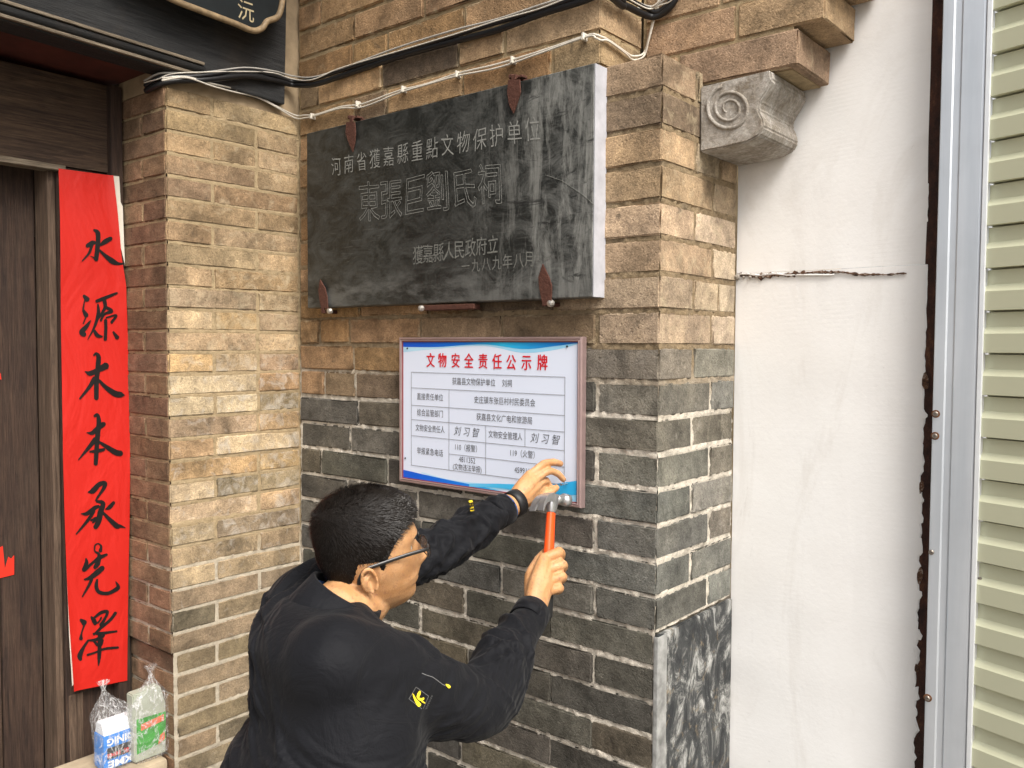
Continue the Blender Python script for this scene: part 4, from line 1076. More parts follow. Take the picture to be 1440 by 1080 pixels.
c = t.mix(t.math('MULTIPLY', pale, .55), c, (.15, .15, .14))
sc_ = t.ramp(t.noise(t.map(p, (2.5, 1, 40), (0, R(-22), 0)), 6, 2, .5, .6), [(.66, 0), (.70, 1)])
c = t.mix(t.math('MULTIPLY', sc_, .12), c, (.22, .22, .20))
t.col(c); t.set('Roughness', t.ramp(cl, [(0, .36), (1, .62)])); t.bump(t.noise(p, 60, 6, .7), .35, .002)
tab = wthing('stone_tablet', ((tl+tr)/2, -.02, tzb), 'large black stone tablet with engraved white characters mounted on the brick wall', 'tablet')
part('slab', box(tl, tr, -PT, .004, tzb, tzt, .0022), t.m, tab)
edge = plain('pale_cut_edge', (.40, .40, .43), .8, var=.15, scale=25, bump=.4)
part('edge_face', box(tr+.0002, tr+.0024, -PT+.001, .002, tzb+.001, tzt-.001), edge, tab)
chalk = NT('chalk_lettering', .9); chalk.col(chalk.mix(chalk.noise(chalk.pos(), 160, 4), (.08, .08, .07), (.38, .38, .35)))
faint = NT('faint_lettering', .9); faint.col(faint.mix(faint.noise(faint.pos(), 130, 4), (.05, .05, .045), (.24, .24, .215)))
SF = -PT - .0006
def chars(body, pa, pb, h0, h1, mat, name, outline=0.0, bold=0.0, sxk=.9, parent=tab, sp=SF, zo=0):
    n = len(body); (ra, za_), (rb_, zb_2) = hs_(*pa, sp), hs_(*pb, sp); G = []
    for i, ch in enumerate(body):
        f = i/(n-1) if n > 1 else .5; g = text_geo(ch, 1.0, 0, 1, 0, outline/(h0+(h1-h0)*f) if outline else 0)
        h = h0 + (h1-h0)*f; jr = rng.uniform(-.003, .003)*h*8
        if not outline and bold:
            g = text_geo(ch, 1.0, bold)
        wb = lambda v: (v.x + .035*noise.noise(Vector((v.x*3+i*7, v.y*3, 1))) + .10*v.y*wob, v.y + .035*noise.noise(Vector((v.x*3, v.y*3+i*5, 9))) + .08*v.x*wob)
        wob = rng.uniform(-1, 1); g = ([Vector((*wb(v), v.z)) for v in g[0]], g[1])
        G.append(on_s(([Vector((v.x*h*sxk, v.y*h, v.z*h*.35)) for v in g[0]], g[1]), ra+(rb_-ra)*f, za_+(zb_2-za_)*f + jr*.4, sp - (0 if outline else .0004)))
    return part(name, merge(*G), mat, parent)
chars('河南省獲嘉縣重點文物保护单位', (473, 236), (749, 184), .056, .060, chalk.m, 'engraved_line', 0, -.008, .80)
chars('東張巨劉氏祠', (519, 288), (689, 263), .115, .106, chalk.m, 'engraved_line', .0006, 0, .80)
chars('獲嘉縣人民政府立', (588, 361), (693, 346), .052, .048, faint.m, 'engraved_line', 0, .0, .78)
chars('一九八九年八月', (655, 376), (745, 366), .034, .040, faint.m, 'engraved_line', 0, .0, .85)
scr_p = [(767, 246), (790, 254), (808, 266), (822, 276), (835, 288)]
part('scratch', tube([Vector((hs_(x, y, SF)[0], SF, hs_(x, y, SF)[1])) for x, y in scr_p], .0006, 5), faint.m, tab)
# rusty hooks that clamp the tablet
rust = NT('rusty_iron', .85, .1); w = rust.pos(); rust.col(rust.mix(rust.noise(w, 90, 5, .7), (.035, .013, .009), (.12, .045, .028))); rust.bump(rust.noise(w, 140, 4), .7, .003)
def hook(pts, up, label, bolt=None):
    pr_ = [hs_(x, y, -PT-.004) for x, y in pts]; cx_ = sum(a for a, b in pr_)/len(pr_); zc_ = (pr_[0][1])
    o = wthing('iron_hook', (cx_, -PT, zc_), label, 'iron hook', 'rusty iron hooks holding the stone tablet')
    part('blade', prism(pr_, 'y', -PT-.008, -PT-.0035, .0008), rust.m, o)
    zt = max(b for a, b in pr_) if up else min(b for a, b in pr_)
    z_s = (tzt + .012) if up else (tzb - .012)
    part('shank', merge(box(cx_-.006, cx_+.006, -PT-.0075, .01, z_s-.005, z_s+.005, .0015), box(cx_-.007, cx_+.007, -PT-.0078, -PT-.003, min(z_s, zt)-.004, max(z_s, zt)+.004, .001)), rust.m, o)
    if up: part('washer_head', merge(box(cx_-.018, cx_-.006, -PT-.006, -PT+.010, z_s-.002, z_s+.008, .002), box(cx_+.004, cx_+.020, -PT+.0, -PT+.02, z_s-.003, z_s+.003, .001)), rust.m, o)
    if bolt:
        bx_2, bz_ = hs_(*bolt, -PT-.012); part('bolt', lathe([(.0085, 0), (.009, .003), (.0075, .010), (.003, .012)], (bx_2, -PT+.002, bz_), (0, -1, -.15), 10), plain('worn_bolt', (.45, .42, .38), .35, .7), o)
hook([(716, 112), (732, 112), (733, 130), (728, 146), (723, 160), (717, 148), (714, 130)], True, 'rusty leaf shaped iron hook at the tablet\'s top edge, right of centre')
hook([(488, 172), (500, 172), (501, 188), (500, 200), (497, 214), (491, 200), (487, 188)], True, 'rusty leaf shaped iron hook at the tablet\'s top edge above the first character')
hook([(763, 424), (776, 424), (777, 402), (773, 390), (764, 371), (758, 390), (759, 404)], False, 'rusty pointed iron hook under the tablet above the notice board', (771, 426))
hook([(453, 434), (462, 434), (461, 418), (458, 405), (451, 393), (449, 408), (450, 420)], False, 'small rusty pointed iron hook at the tablet\'s lower left corner', (460, 437))
# bar below the tablet
x0_, z_ = hs_(600, 436, -.03); x1_, _z = hs_(672, 433, -.03)
brk = wthing('iron_bar', (x0_, -.03, z_), 'short dark iron support bar with a bolt under the tablet', 'iron bar')
part('bar', box(x0_, x1_, -.045, -.02, tzb-.018, tzb-.004, .002), rust.m, brk)
part('bolt', lathe([(.008, 0), (.0085, .003), (.007, .010), (.003, .012)], (x0_, -.046, tzb-.012), (0, -1, 0), 10), plain('worn_bolt', (.45, .42, .38), .35, .7), brk)
# ================================================================== notice board
NS = -.024
bl = (hs_(562, 474, NS)[0] + hs_(561, 676, NS)[0])/2; br = (hs_(820, 474, NS)[0] + hs_(815, 716, NS)[0])/2
bt = (hs_(562, 474, NS)[1] + hs_(820, 474, NS)[1])/2; bb = (hs_(561, 676, NS)[1] + hs_(816, 716, NS)[1])/2
nb = wthing('notice_board', ((bl+br)/2, -.01, bb), 'white framed notice board with red heading and a table being nailed to the wall', 'notice board')
alu = plain('pink_metal_frame', (.40, .285, .275), .32, .55, .08, 30, 0)
alu2 = plain('frame_inner_lip', (.22, .045, .05), .5, 0, .05, 30, 0)
fw = .0105
def mitre(side):
    o_ = [(bl, bb), (br, bb), (br, bt), (bl, bt)]; i_ = [(bl+fw, bb+fw), (br-fw, bb+fw), (br-fw, bt-fw), (bl+fw, bt-fw)]
    a, b = side, (side+1) % 4; V = []
    mm = lambda A, B, f: (A[0]+(B[0]-A[0])*f, A[1]+(B[1]-A[1])*f)
    prof_ = [(0, -.006), (0, NS+.002), (.15, NS-.0012), (.40, NS-.0022), (.62, NS-.0004), (.80, NS-.0022), (1.0, NS-.0008), (1.0, -.006)]
    for (A, B) in ((o_[a], i_[a]), (o_[b], i_[b])):
        for f, s_ in prof_: x_, z_ = mm(A, B, f); V.append(Vector((x_, s_, z_)))
    n_ = len(prof_); F = [(k, k+1, k+1+n_, k+n_) for k in range(n_-1)] + [tuple(range(n_))[::-1], tuple(range(n_, 2*n_))]
    return V, F
for i in range(4): part('frame_rail', mitre(i), alu, nb)
il, ir, ib, it_ = bl+fw, br-fw, bb+fw, bt-fw
part('inner_lip', merge(box(il, il+.002, NS+.001, -.010, ib, it_), box(ir-.002, ir, NS+.001, -.010, ib, it_), box(il+.002, ir-.002, NS+.001, -.010, ib, ib+.002), box(il+.002, ir-.002, NS+.001, -.010, it_-.002, it_)), alu2, nb)
pan = NT('white_panel', .30, 0, .5); pp_ = pan.co.outputs['Object']; pan.col(pan.mix(pan.noise(pp_, 3, 3), (.66, .72, .86), (.72, .77, .88)))
PS = NS + .0035
part('panel', box(il+.0021, ir-.0021, PS, -.006, ib+.0021, it_-.0021), pan.m, nb)
il += .0022; ir -= .0022; ib += .0022; it_ -= .0022; BWd, BHt = ir-il, it_-ib
def grad(name, stops):
    g = NT(name, .32); gx = g.sep(g.co.outputs['Object'])[0]; f = smooth01(g, gx, -BWd/2, BWd/2); g.col(g.ramp(f, stops)); return g.m
g1 = grad('blue_band', [(0, (.005, .10, .62)), (.35, (.01, .20, .72)), (.65, (.03, .50, .80)), (1, (.01, .18, .60))])
g2_ = grad('pale_blue_band', [(0, (.45, .70, .85)), (.5, (.35, .66, .84)), (1, (.30, .62, .84))])
g3 = grad('sky_blue_band', [(0, (.30, .60, .82)), (.6, (.07, .48, .80)), (1, (.03, .42, .80))])
def bandp(top, bot, mat, off, name):      # curves in board fractions (x 0..1, y 0..1 from the bottom)
    n_ = 28; V, F = [], []
    T = spline(top, 10); B = spline(bot, 10)
    def at(C_, x):
        for a, b in zip(C_, C_[1:]):
            if b[0] >= x: return a[1] + (b[1]-a[1])*((x-a[0])/max(1e-6, b[0]-a[0]))
        return C_[-1][1]
    x0, x1 = max(T[0][0], B[0][0]), min(T[-1][0], B[-1][0])
    for i in range(n_+1):
        x = x0 + (x1-x0)*i/n_
        V += [Vector((il+BWd*x, PS-off, ib+BHt*at(B, x))), Vector((il+BWd*x, PS-off, ib+BHt*at(T, x)))]
    F = [(2*i, 2*i+2, 2*i+3, 2*i+1) for i in range(n_)]
    part(name, (V, F), mat, nb)
bandp([(0, 1), (1, 1)], [(0, .925), (.2, .95), (.5, .975), (.72, .93), (.9, .955), (1, .99)], g2_, .0002, 'printed_band')
bandp([(0, 1), (1, 1)], [(0, .965), (.22, .965), (.5, .985), (.72, .955), (.88, .975), (1, .995)], g1, .0005, 'printed_band')
bandp([(0, .055), (.25, .03), (.5, .012), (.62, .0)], [(0, 0), (.62, 0)], g1, .0005, 'printed_band')
bandp([(.12, .055), (.3, .03), (.5, .035), (.75, .075), (1, .115)], [(.12, .05), (.3, .012), (.5, .0), (.75, .02), (1, .0)], g2_, .0002, 'printed_band')
bandp([(.42, .02), (.6, .05), (.8, .07), (1, .135)], [(.42, .0), (.6, .02), (.8, .02), (1, .045)], g3, .0008, 'printed_band')
redi = plain('red_ink', (.62, .008, .02), .5, bump=0, var=.02); inkm = plain('grey_ink', (.10, .10, .11), .6, bump=0, var=.02); pen = plain('black_ink', (.03, .03, .035), .5, bump=0, var=.02)
TS = PS - .0010
def ZB(x, y): return 540 + x/4.153, 460 + y/4.153
def at_b(x, y): return hs_(*ZB(x, y), TS)
def btext(body, xy, size, mat, name, bold=0.0, sx=.85, spacing=1.0, shear=0.0, slope=0.0):
    r_, z_ = at_b(*xy); g = text_geo(body, 1.0, bold, spacing, shear)
    part(name, on_s(([Vector((v.x*size*sx, v.y*size, 0)) for v in g[0]], g[1]), r_, z_, TS), mat, nb)
for i, ch in enumerate('文物安全责任公示牌'):
    xs = [272, 341, 418, 495, 578, 660, 742, 832, 925]; ys = [200, 200, 202, 204, 206, 208, 213, 214, 214]
    g_ = text_geo(ch, 1.0, 0.0)
    r_, z_ = at_b(xs[i], ys[i]); sz = .0400
    part('heading_character', merge(*[on_s(([Vector((v.x*sz*.80 + dx, v.y*sz + dy, 0)) for v in g_[0]], g_[1]), r_, z_, TS - k*.00004) for k, (dx, dy) in enumerate(((-.0009, 0), (.0009, 0), (0, .0004), (.0003, -.0004)))]), redi, nb)
colx = [at_b(160, 500)[0], at_b(380, 560)[0], at_b(595, 620)[0], at_b(824, 640)[0], at_b(1055, 600)[0]]
rowz = [(at_b(160, a)[1] + at_b(1053, b)[1])/2 for a, b in ((262, 293), (350, 402), (458, 513), (540, 612), (632, 722), (815, 912))]
midz = at_b(595, 765)[1]; lw = .0006
LN = []
def hl(z, a, b): LN.append(box(a, b, TS-.0001, TS+.0001, z-lw, z+lw))
def vl(x, a, b): LN.append(box(x-lw, x+lw, TS-.00025, TS-.00012, b, a))
for z_ in rowz: hl(z_, colx[0], colx[4])
hl(midz, colx[1], colx[4])
vl(colx[0], rowz[0], rowz[5]); vl(colx[4], rowz[0], rowz[5]); vl(colx[1], rowz[1], rowz[5]); vl(colx[2], rowz[3], rowz[5]); vl(colx[3], rowz[3], rowz[4])
part('table_lines', merge(*LN), plain('line_ink', (.22, .22, .24), .6, bump=0), nb)
mid = lambda a, b: (a+b)/2
def cell(body, ca, cb, za_, zb_3, size, mat=inkm, sx=.82, bold=.0, sp=1.0, dx=0, shear=0, dz=0):
    g = text_geo(body, 1.0, bold, sp, shear)
    part('table_text', on_s(([Vector((v.x*size*sx, v.y*size, 0)) for v in g[0]], g[1]), mid(ca, cb)+dx, mid(za_, zb_3)+dz, TS), mat, nb)
c, rz = colx, rowz; S_ = .0200
cell('获嘉县文物保护单位　 刘祠', c[0], c[4], rz[0], rz[1], S_, dx=-.004)
cell('直接责任单位', c[0], c[1], rz[1], rz[2], S_); cell('史庄镇东张巨村村民委员会', c[1], c[4], rz[1], rz[2], S_)
cell('综合监管部门', c[0], c[1], rz[2], rz[3], S_); cell('获嘉县文化广电和旅游局', c[1], c[4], rz[2], rz[3], S_)
cell('文物安全责任人', c[0], c[1], rz[3], rz[4], S_, sx=.78); cell('文物安全管理人', c[2], c[3], rz[3], rz[4], S_, sx=.78)
cell('刘 习 智', c[1], c[2], rz[3], rz[4], .026, pen, .95, -.006, 1.0, -.004, .25); cell('刘 习 智', c[3], c[4], rz[3], rz[4], .026, pen, .95, -.006, 1.0, 0, .25)
cell('举报紧急电话', c[0], c[1], rz[4], rz[5], S_)
cell('110（报警）', c[1], c[2], rz[4], midz, S_); cell('119（火警）', c[2], c[4], rz[4], midz, S_)
cell('4811352', c[1], c[2], midz, rz[5], S_, dz=.010); cell('(文物违法举报)', c[1], c[2], midz, rz[5], .0185, dz=-.011)
cell('4599110', c[2], c[4], midz, rz[5], S_)
for x_, y_ in ((137, 124), (1070, 113), (125, 765)):
    r_, z_ = at_b(x_, y_); part('corner_tack', lathe([(.0025, 0), (.0025, .0015), (.0008, .0022)], (r_, TS, z_), (0, -1, 0), 8), pen, nb)
nl0 = Vector((*(lambda q: (q[0], NS-.001, q[1]))(hs_(797, 681, NS)),))
solo('nail', tube([nl0 + Vector((0, .028, 0)), nl0 + Vector((0, -.020, .002)), nl0 + Vector((0, -.0205, .002)), nl0 + Vector((0, -.022, .002))], [.0011, .0011, .0030, .0030], 8), stl.m, 'small steel nail between the fingertips at the board corner', 'nail')
# ================================================================== red couplet scroll
RSC = RD + .034
def scroll_r(s, z): return RSC + .0018*math.sin(z*9 + s*6) + .0016*noise.noise(Vector((s*14, z*5, 1)))
Lp = [(82, 237), (84, 300), (87, 500), (88, 640), (92, 760), (97, 870), (103, 972)]; Rp_ = [(158, 247), (163, 290), (170, 360), (177, 400), (181, 500), (183, 640), (181, 800), (179, 957)]
Ls = sorted([hr_(x, y, RSC) for x, y in Lp], key=lambda q: -q[1]); Rs = sorted([hr_(x, y, RSC) for x, y in Rp_], key=lambda q: -q[1])
def edge_at(E, f):
    z = E[0][1] + (E[-1][1]-E[0][1])*f
    for a, b in zip(E, E[1:]):
        if z >= b[1] - 1e-9: return a[0] + (b[0]-a[0])*((a[1]-z)/(a[1]-b[1])), z
    return E[-1]
V, F = [], []; n, m = 90, 12
for i in range(n+1):
    (sa, za_), (sb, zb_4) = edge_at(Ls, i/n), edge_at(Rs, i/n)
    for j in range(m+1):
        g = j/m; s_ = sa+(sb-sa)*g; z_ = za_+(zb_4-za_)*g
        curl = .006*max(0, (g-.85)/.15)**2*sstep(i/n, .25, .0) + .004*max(0, (.12-g)/.12)**2*sstep(i/n, .7, 1)
        V.append(Vector((scroll_r(s_, z_) + curl, s_, z_)))
for i in range(n):
    for j in range(m): a = i*(m+1)+j; F.append((a, a+m+1, a+m+2, a+1))
scl = NT('red_couplet_paper', .62, 0, .35); p = scl.pos(); scl.col(scl.mix(scl.noise(p, 7, 4), (.42, .009, .004), (.50, .013, .006)))
cr = scl.noise(scl.map(p, (1, 1, .5), (0, R(30), 0)), 7, 3, .5, 1.2); scl.bump(scl.math('ADD', cr, scl.math('MULTIPLY', scl.noise(p, 90, 3), .06)), .7, .012)
sbase = Vector((RSC, Ls[-1][0], Rs[-1][1]))
scr_t = wthing('couplet_scroll', sbase, 'long red paper couplet with black brush characters pasted beside the door', 'scroll')
part('paper', (V, F), scl.m, scr_t, True)
wp = plain('white_paper_back', (.66, .61, .52), .8, var=.1, scale=20)
def under(pts, name='paper_back'):
    q = [hr_(x, y, RSC-.002) for x, y in pts]; part(name, prism(q, 'x', RSC-.0045, RSC-.0035), wp, scr_t)
under([(150, 246), (168, 248), (170, 284), (173, 290), (176, 372), (166, 330), (158, 290)])
under([(96, 850), (100, 850), (108, 900), (106, 960), (102, 965), (98, 900), (94, 800)])
ink = plain('brush_ink', (.010, .009, .009), .35, var=.05, bump=.1)
def brush(strokes, ox, oy, name):           # strokes in 6x zoom pixels: (x, y, width)
    G = []
    for si, st_ in enumerate(strokes):
        q = spline([tuple(a) for a in st_], 7); V, F = [], []; off = .0016 + .00006*(si % 6)
        def pt(x, y):
            s_, z_ = hr_(ox + x/6, oy + y/6, RSC); return Vector((scroll_r(s_, z_) + off, s_, z_))
        N = len(q)
        # round cap at both ends
        def nrm(i):
            a, b = q[max(i-1, 0)], q[min(i+1, N-1)]; l = math.hypot(b[0]-a[0], b[1]-a[1]) or 1; return (b[0]-a[0])/l, (b[1]-a[1])/l
        for i, (x, y, w_2) in enumerate(q):
            tx, ty = nrm(i); w_2 = max(2.0, w_2)*1.16*(1 + .07*noise.noise(Vector((x*.09, y*.09, si))))
            V += [pt(x - ty*w_2/2, y + tx*w_2/2), pt(x + ty*w_2/2, y - tx*w_2/2)]
        for i in range(N-1): F.append((2*i, 2*i+1, 2*i+3, 2*i+2))
        for e, sg in ((0, -1), (N-1, 1)):
            x, y, w_2 = q[e]; tx, ty = nrm(e); k = len(V); arc = []
            for a in range(1, 6):
                an = math.pi*a/6; arc.append(pt(x - ty*w_2/2*math.cos(an) + sg*tx*w_2*.42*math.sin(an), y + tx*w_2/2*math.cos(an) + sg*ty*w_2*.42*math.sin(an)))
            V += arc; f = [2*e] + list(range(k, k+5)) + [2*e+1]; F.append(tuple(f if sg < 0 else f[::-1]))
        G.append((V, F))
    part(name, merge(*G), ink, scr_t)
brush([[(338, 140, 16), (368, 165, 34), (372, 230, 34), (362, 330, 34), (356, 392, 32)], [(280, 275, 30), (322, 250, 34), (345, 248, 24)], [(322, 262, 22), (296, 335, 18), (240, 402, 9)],
       [(480, 212, 30), (430, 240, 36), (392, 268, 18)], [(385, 312, 16), (430, 355, 26), (495, 405, 40), (545, 425, 22), (592, 424, 12)], [(356, 392, 26), (332, 372, 10), (310, 362, 5)]], 75, 300, 'brush_character')
brush([[(256, 695, 22), (285, 728, 40)], [(262, 735, 8), (250, 810, 14)], [(252, 818, 20), (278, 862, 36)], [(275, 870, 10), (252, 930, 10)], [(312, 905, 10), (278, 955, 30), (240, 1000, 40), (262, 1025, 34)],
       [(362, 742, 24), (430, 715, 26), (535, 672, 16)], [(375, 770, 14), (378, 850, 28), (345, 960, 18), (290, 1065, 6)], [(430, 740, 30), (436, 790, 26), (410, 840, 20), (385, 880, 16)], [(440, 790, 22), (490, 825, 26), (430, 850, 18), (400, 905, 16)],
       [(445, 880, 12), (530, 860, 16), (490, 920, 22)], [(440, 900, 24), (442, 980, 24), (438, 1065, 26)], [(345, 990, 20), (372, 1030, 30), (412, 1040, 12)], [(505, 1000, 14), (540, 1050, 32)]], 75, 300, 'brush_character')
brush([[(342, 118, 14), (362, 103, 20), (382, 135, 34), (375, 230, 36), (364, 350, 36), (362, 482, 34)], [(268, 255, 8), (310, 270, 36), (370, 245, 36), (448, 205, 52)], [(350, 310, 36), (300, 390, 26), (222, 484, 14)], [(385, 328, 18), (440, 385, 32), (520, 440, 44), (570, 450, 40), (600, 456, 8)]], 75, 480, 'brush_character')
brush([[(345, 630, 20), (370, 620, 24), (382, 680, 34), (372, 780, 36), (362, 900, 34), (354, 1035, 30)], [(278, 770, 6), (325, 772, 30), (370, 735, 36), (425, 695, 34)], [(352, 822, 34), (300, 890, 28), (208, 998, 8)], [(380, 845, 16), (440, 885, 30), (520, 935, 42), (568, 945, 40)], [(305, 930, 14), (360, 925, 28), (425, 912, 22)]], 75, 480, 'brush_character')
brush([[(290, 192, 10), (330, 180, 40), (385, 125, 34), (430, 118, 34), (420, 160, 26), (370, 235, 16), (355, 262, 14)], [(362, 268, 18), (415, 285, 32), (395, 360, 42), (378, 440, 40), (352, 490, 34)], [(232, 374, 8), (280, 372, 30), (345, 325, 30), (380, 310, 20)], [(340, 350, 22), (290, 425, 24), (190, 546, 10)], [(315, 430, 16), (360, 412, 24), (330, 450, 14)], [(505, 278, 24), (470, 318, 30), (438, 335, 10)], [(410, 358, 18), (465, 415, 28), (530, 475, 40), (560, 478, 24), (603, 492, 6)]], 75, 660, 'brush_character')
brush([[(395, 690, 26), (402, 648, 16), (375, 626, 10), (350, 645, 12), (350, 690, 12), (385, 720, 24), (375, 790, 36), (350, 830, 28)], [(275, 752, 12), (280, 790, 30), (258, 850, 34)], [(272, 845, 24), (330, 790, 20), (390, 745, 30), (450, 718, 18)], [(262, 930, 12), (310, 915, 30), (370, 870, 40), (415, 830, 36)], [(330, 905, 20), (310, 960, 22), (245, 1075, 10)], [(370, 930, 16), (362, 985, 28), (385, 1035, 28), (460, 1045, 26), (530, 1010, 30), (545, 985, 26), (525, 945, 6)]], 75, 660, 'brush_character')
brush([[(232, 310, 22), (262, 335, 44)], [(262, 350, 14), (238, 420, 12), (232, 470, 30)], [(295, 480, 14), (255, 540, 22), (222, 610, 36), (228, 645, 24)], [(320, 285, 16), (345, 320, 34), (352, 345, 24)], [(335, 300, 14), (400, 250, 24), (455, 240, 22), (440, 290, 20), (400, 355, 26)], [(345, 345, 14), (380, 330, 12), (405, 290, 14)], [(525, 250, 24), (480, 310, 22), (410, 370, 22), (340, 435, 14)],
       [(335, 425, 12), (400, 425, 24), (470, 415, 18), (535, 405, 14)], [(290, 482, 12), (345, 480, 22), (400, 460, 26), (430, 440, 14)], [(345, 490, 20), (372, 525, 20)], [(415, 480, 20), (400, 520, 26)], [(285, 605, 16), (350, 585, 14), (430, 555, 18), (545, 542, 18)], [(392, 420, 26), (390, 520, 30), (386, 620, 28), (380, 695, 8)]], 75, 820, 'brush_character')
# small gilt character on the hanging board
g = text_geo('沅', 1.0, 0.0); s_, z_ = hr_(346, 17, RSg-.003)
part('gilt_character', ([Vector((RSg-.0033, s_ + v.x*.055, z_ + v.y*.062)) for v in g[0]], g[1]), plain('gilt', (.40, .33, .20), .6, bump=0), sgn)
# ================================================================== cables
def onA(x, y, s0=-.012): r_, z_ = hs_(x, y, s0); return Vector((r_, s0, z_))
def onB(x, y, o=.03): s_, z_ = hr_(x, y, RI+o); return Vector((RI+o, s_, z_))
def sm(pts, n=8): return [Vector(q) for q in spline([tuple(p) for p in pts], n)]
SA = -.014
corner2 = -.16
rub2 = plain('cable_rubber', (.010, .010, .011), .4, bump=.1); whc = plain('white_cable_sheath', (.55, .51, .44), .55, var=.1); gryc = plain('grey_cable_sheath', (.34, .32, .29), .5, var=.1)
thick = [onB(205, 128, -.06), onB(225, 118, -.01), onB(245, 114, .012), onB(290, 112, .036), onB(345, 107, .036), onB(385, 113, .03), onB(412, 119, .022), onA(440, 119, -.03), onA(480, 107), onA(560, 80), onA(640, 58), onA(700, 42), onA(760, 20), onA(815, 3), onA(835, -5), Vector((corner2+.016, -.012, onA(842, -9).z)), Vector((corner2+.018, .06, onA(842, -4).z))]
q1 = hr_(880, 8, corner2+.018); q2 = hr_(897, 20, corner2+.018)
thick += [Vector((corner2+.018, q1[0], q1[1])), Vector((corner2+.03, .15, q2[1]))]
for x, y in ((925, 22), (942, 10), (952, -8), (958, -40)): r_, z_ = hs_(x, y, SPL-.014); thick.append(Vector((r_, SPL-.014, z_)))
cab = wthing('thick_cable', thick[7], 'thick black cable bundle sagging from the beam up across the brick wall', 'cable')
part('black_cable', tube(sm(thick), .0080, 10), rub2, cab, True)
part('black_cable', tube(sm([p + Vector((.004, -.004, .012 + .004*math.sin(i*1.9))) for i, p in enumerate(thick)]), .0056, 8), rub2, cab, True)
part('grey_wire', tube(sm([p + Vector((.005, -.007, .021 + .004*math.sin(i*1.3+1))) for i, p in enumerate(thick)]), .0027, 6), gryc, cab, True)
part('grey_wire', tube(sm([p + Vector((.008, -.009, .014 + .005*math.sin(i*2.3+2))) for i, p in enumerate(thick)]), .0018, 6), whc, cab, True)
thin = [onB(228, 110, .03), onB(262, 108, .034), onB(300, 118, .034), onB(330, 125, .014), onB(362, 135, .010), onB(390, 150, .010), onB(415, 162, .010), onA(430, 162, -.012), onA(445, 161), onA(480, 150), onA(510, 146), onA(560, 128), onA(600, 118), onA(645, 103), onA(700, 90), onA(760, 72), onA(825, 50), onA(838, 49)]
thin.append(Vector((corner2+.006, -.006, onA(845, 50).z)))
for x, y in ((855, 56), (878, 72), (890, 79)): s_, z_ = hr_(x, y, corner2+.008); thin.append(Vector((corner2+.008, s_, z_)))
for x, y in ((905, 75), (912, 55), (918, 30), (925, 5), (935, -30)): r_, z_ = hs_(x, y, SPL-.010); thin.append(Vector((r_, SPL-.010, z_)))
cb2 = wthing('thin_cable', thin[7], 'pair of thin whitish wires clipped along the bricks just above the stone tablet', 'cable')
part('wire', tube(sm(thin), .0026, 6), whc, cb2, True)
part('wire', tube(sm([p + Vector((.002, -.002, -.0065 + .0035*math.sin(i*1.7))) for i, p in enumerate(thin)]), .0024, 6), whc, cb2, True)
for x, y in ((505, 146), (441, 163), (569, 125), (645, 104), (823, 51), (723, 84)):
    c_ = onA(x, y, -.008); part('cable_clip', merge(box(c_.x-.003, c_.x+.003, -.020, -.002, c_.z-.011, c_.z+.006, .0012), lathe([(.0028, 0), (.0028, .002)], (c_.x, -.0195, c_.z-.008), (0, -1, 0), 8)), whc, cb2)
c_ = onB(330, 124, .008); part('cable_clip', box(RI+.001, RI+.019, c_.y-.003, c_.y+.003, c_.z-.008, c_.z+.008, .001), whc, cb2)
loop = []
for x, y in ((872, -20), (885, 6), (905, 12), (925, 4), (938, -20)): r_, z_ = hs_(x, y, SPL-.03); loop.append(Vector((r_, SPL-.03, z_)))
solo('loose_wire', tube(sm(loop), .0024, 6), whc, 'loose white wire looping at the picture\'s top edge over the pier', 'wire', smooth=True)
# ================================================================== stone block and plastic bags at the door foot
sbs, sbz = hr_(200, 1058, RI-.11)
ZST = sbz
blk_s = plain('beige_stone', (.36, .29, .20), .9, var=.3, scale=14, bump=.8)
solo('stone_block', box(RD+.04, RI-.02, SB-.34, SB-.004, 0, ZST, .012), blk_s, 'worn beige stone block on the ground below the plastic bags by the door', 'stone block')
def bagx(cx_, cy_, z0, ax_, ay_, h, knot, seed, n=36, m=22):
    V, F = [], []
    for i in range(m+1):
        f = i/m; z = z0 + h*f
        k = (1.0 if f < .55 else 1 - .93*sstep(f, .55, .93)) * (.85 + .15*sstep(f, 0, .1))
        if f > .93: k = .07 + (f-.93)*3.2
        c_x = cx_ + (knot[0]-cx_)*sstep(f, .45, .95); c_y = cy_ + (knot[1]-cy_)*sstep(f, .45, .95)
        for j in range(n):
            a = 2*math.pi*j/n; w_3 = 1 + .10*noise.noise(Vector((math.cos(a)*2.2, math.sin(a)*2.2, f*3+seed))) + .07*math.sin(a*9+seed)*sstep(f, .4, .9)
            V.append(Vector((c_x + ax_*k*w_3*math.copysign(abs(math.cos(a))**.7, math.cos(a)), c_y + ay_*k*w_3*math.copysign(abs(math.sin(a))**.7, math.sin(a)), z)))
    for i in range(m):
        for j in range(n): a = i*n+j; b = i*n+(j+1) % n; F.append((a, b, b+n, a+n))
    F.append(tuple(range(n))[::-1]); return V, F
plast = NT('clear_plastic', .18); plast.col((.7, .7, .7)); _w = plast.noise(plast.map(plast.pos(), (1, 1, .45)), 26, 4, .6, 2.0); plast.set('Alpha', plast.ramp(plast.math('ABSOLUTE', plast.math('SUBTRACT', _w, .5)), [(0, .62), (.022, .22), (.06, .09)])); plast.bump(plast.noise(plast.pos(), 38, 4, .6, 1.2), .9, .012); plast.set('Specular IOR Level', .9)  # pale, more opaque creases in the alpha stand in for glints on the film
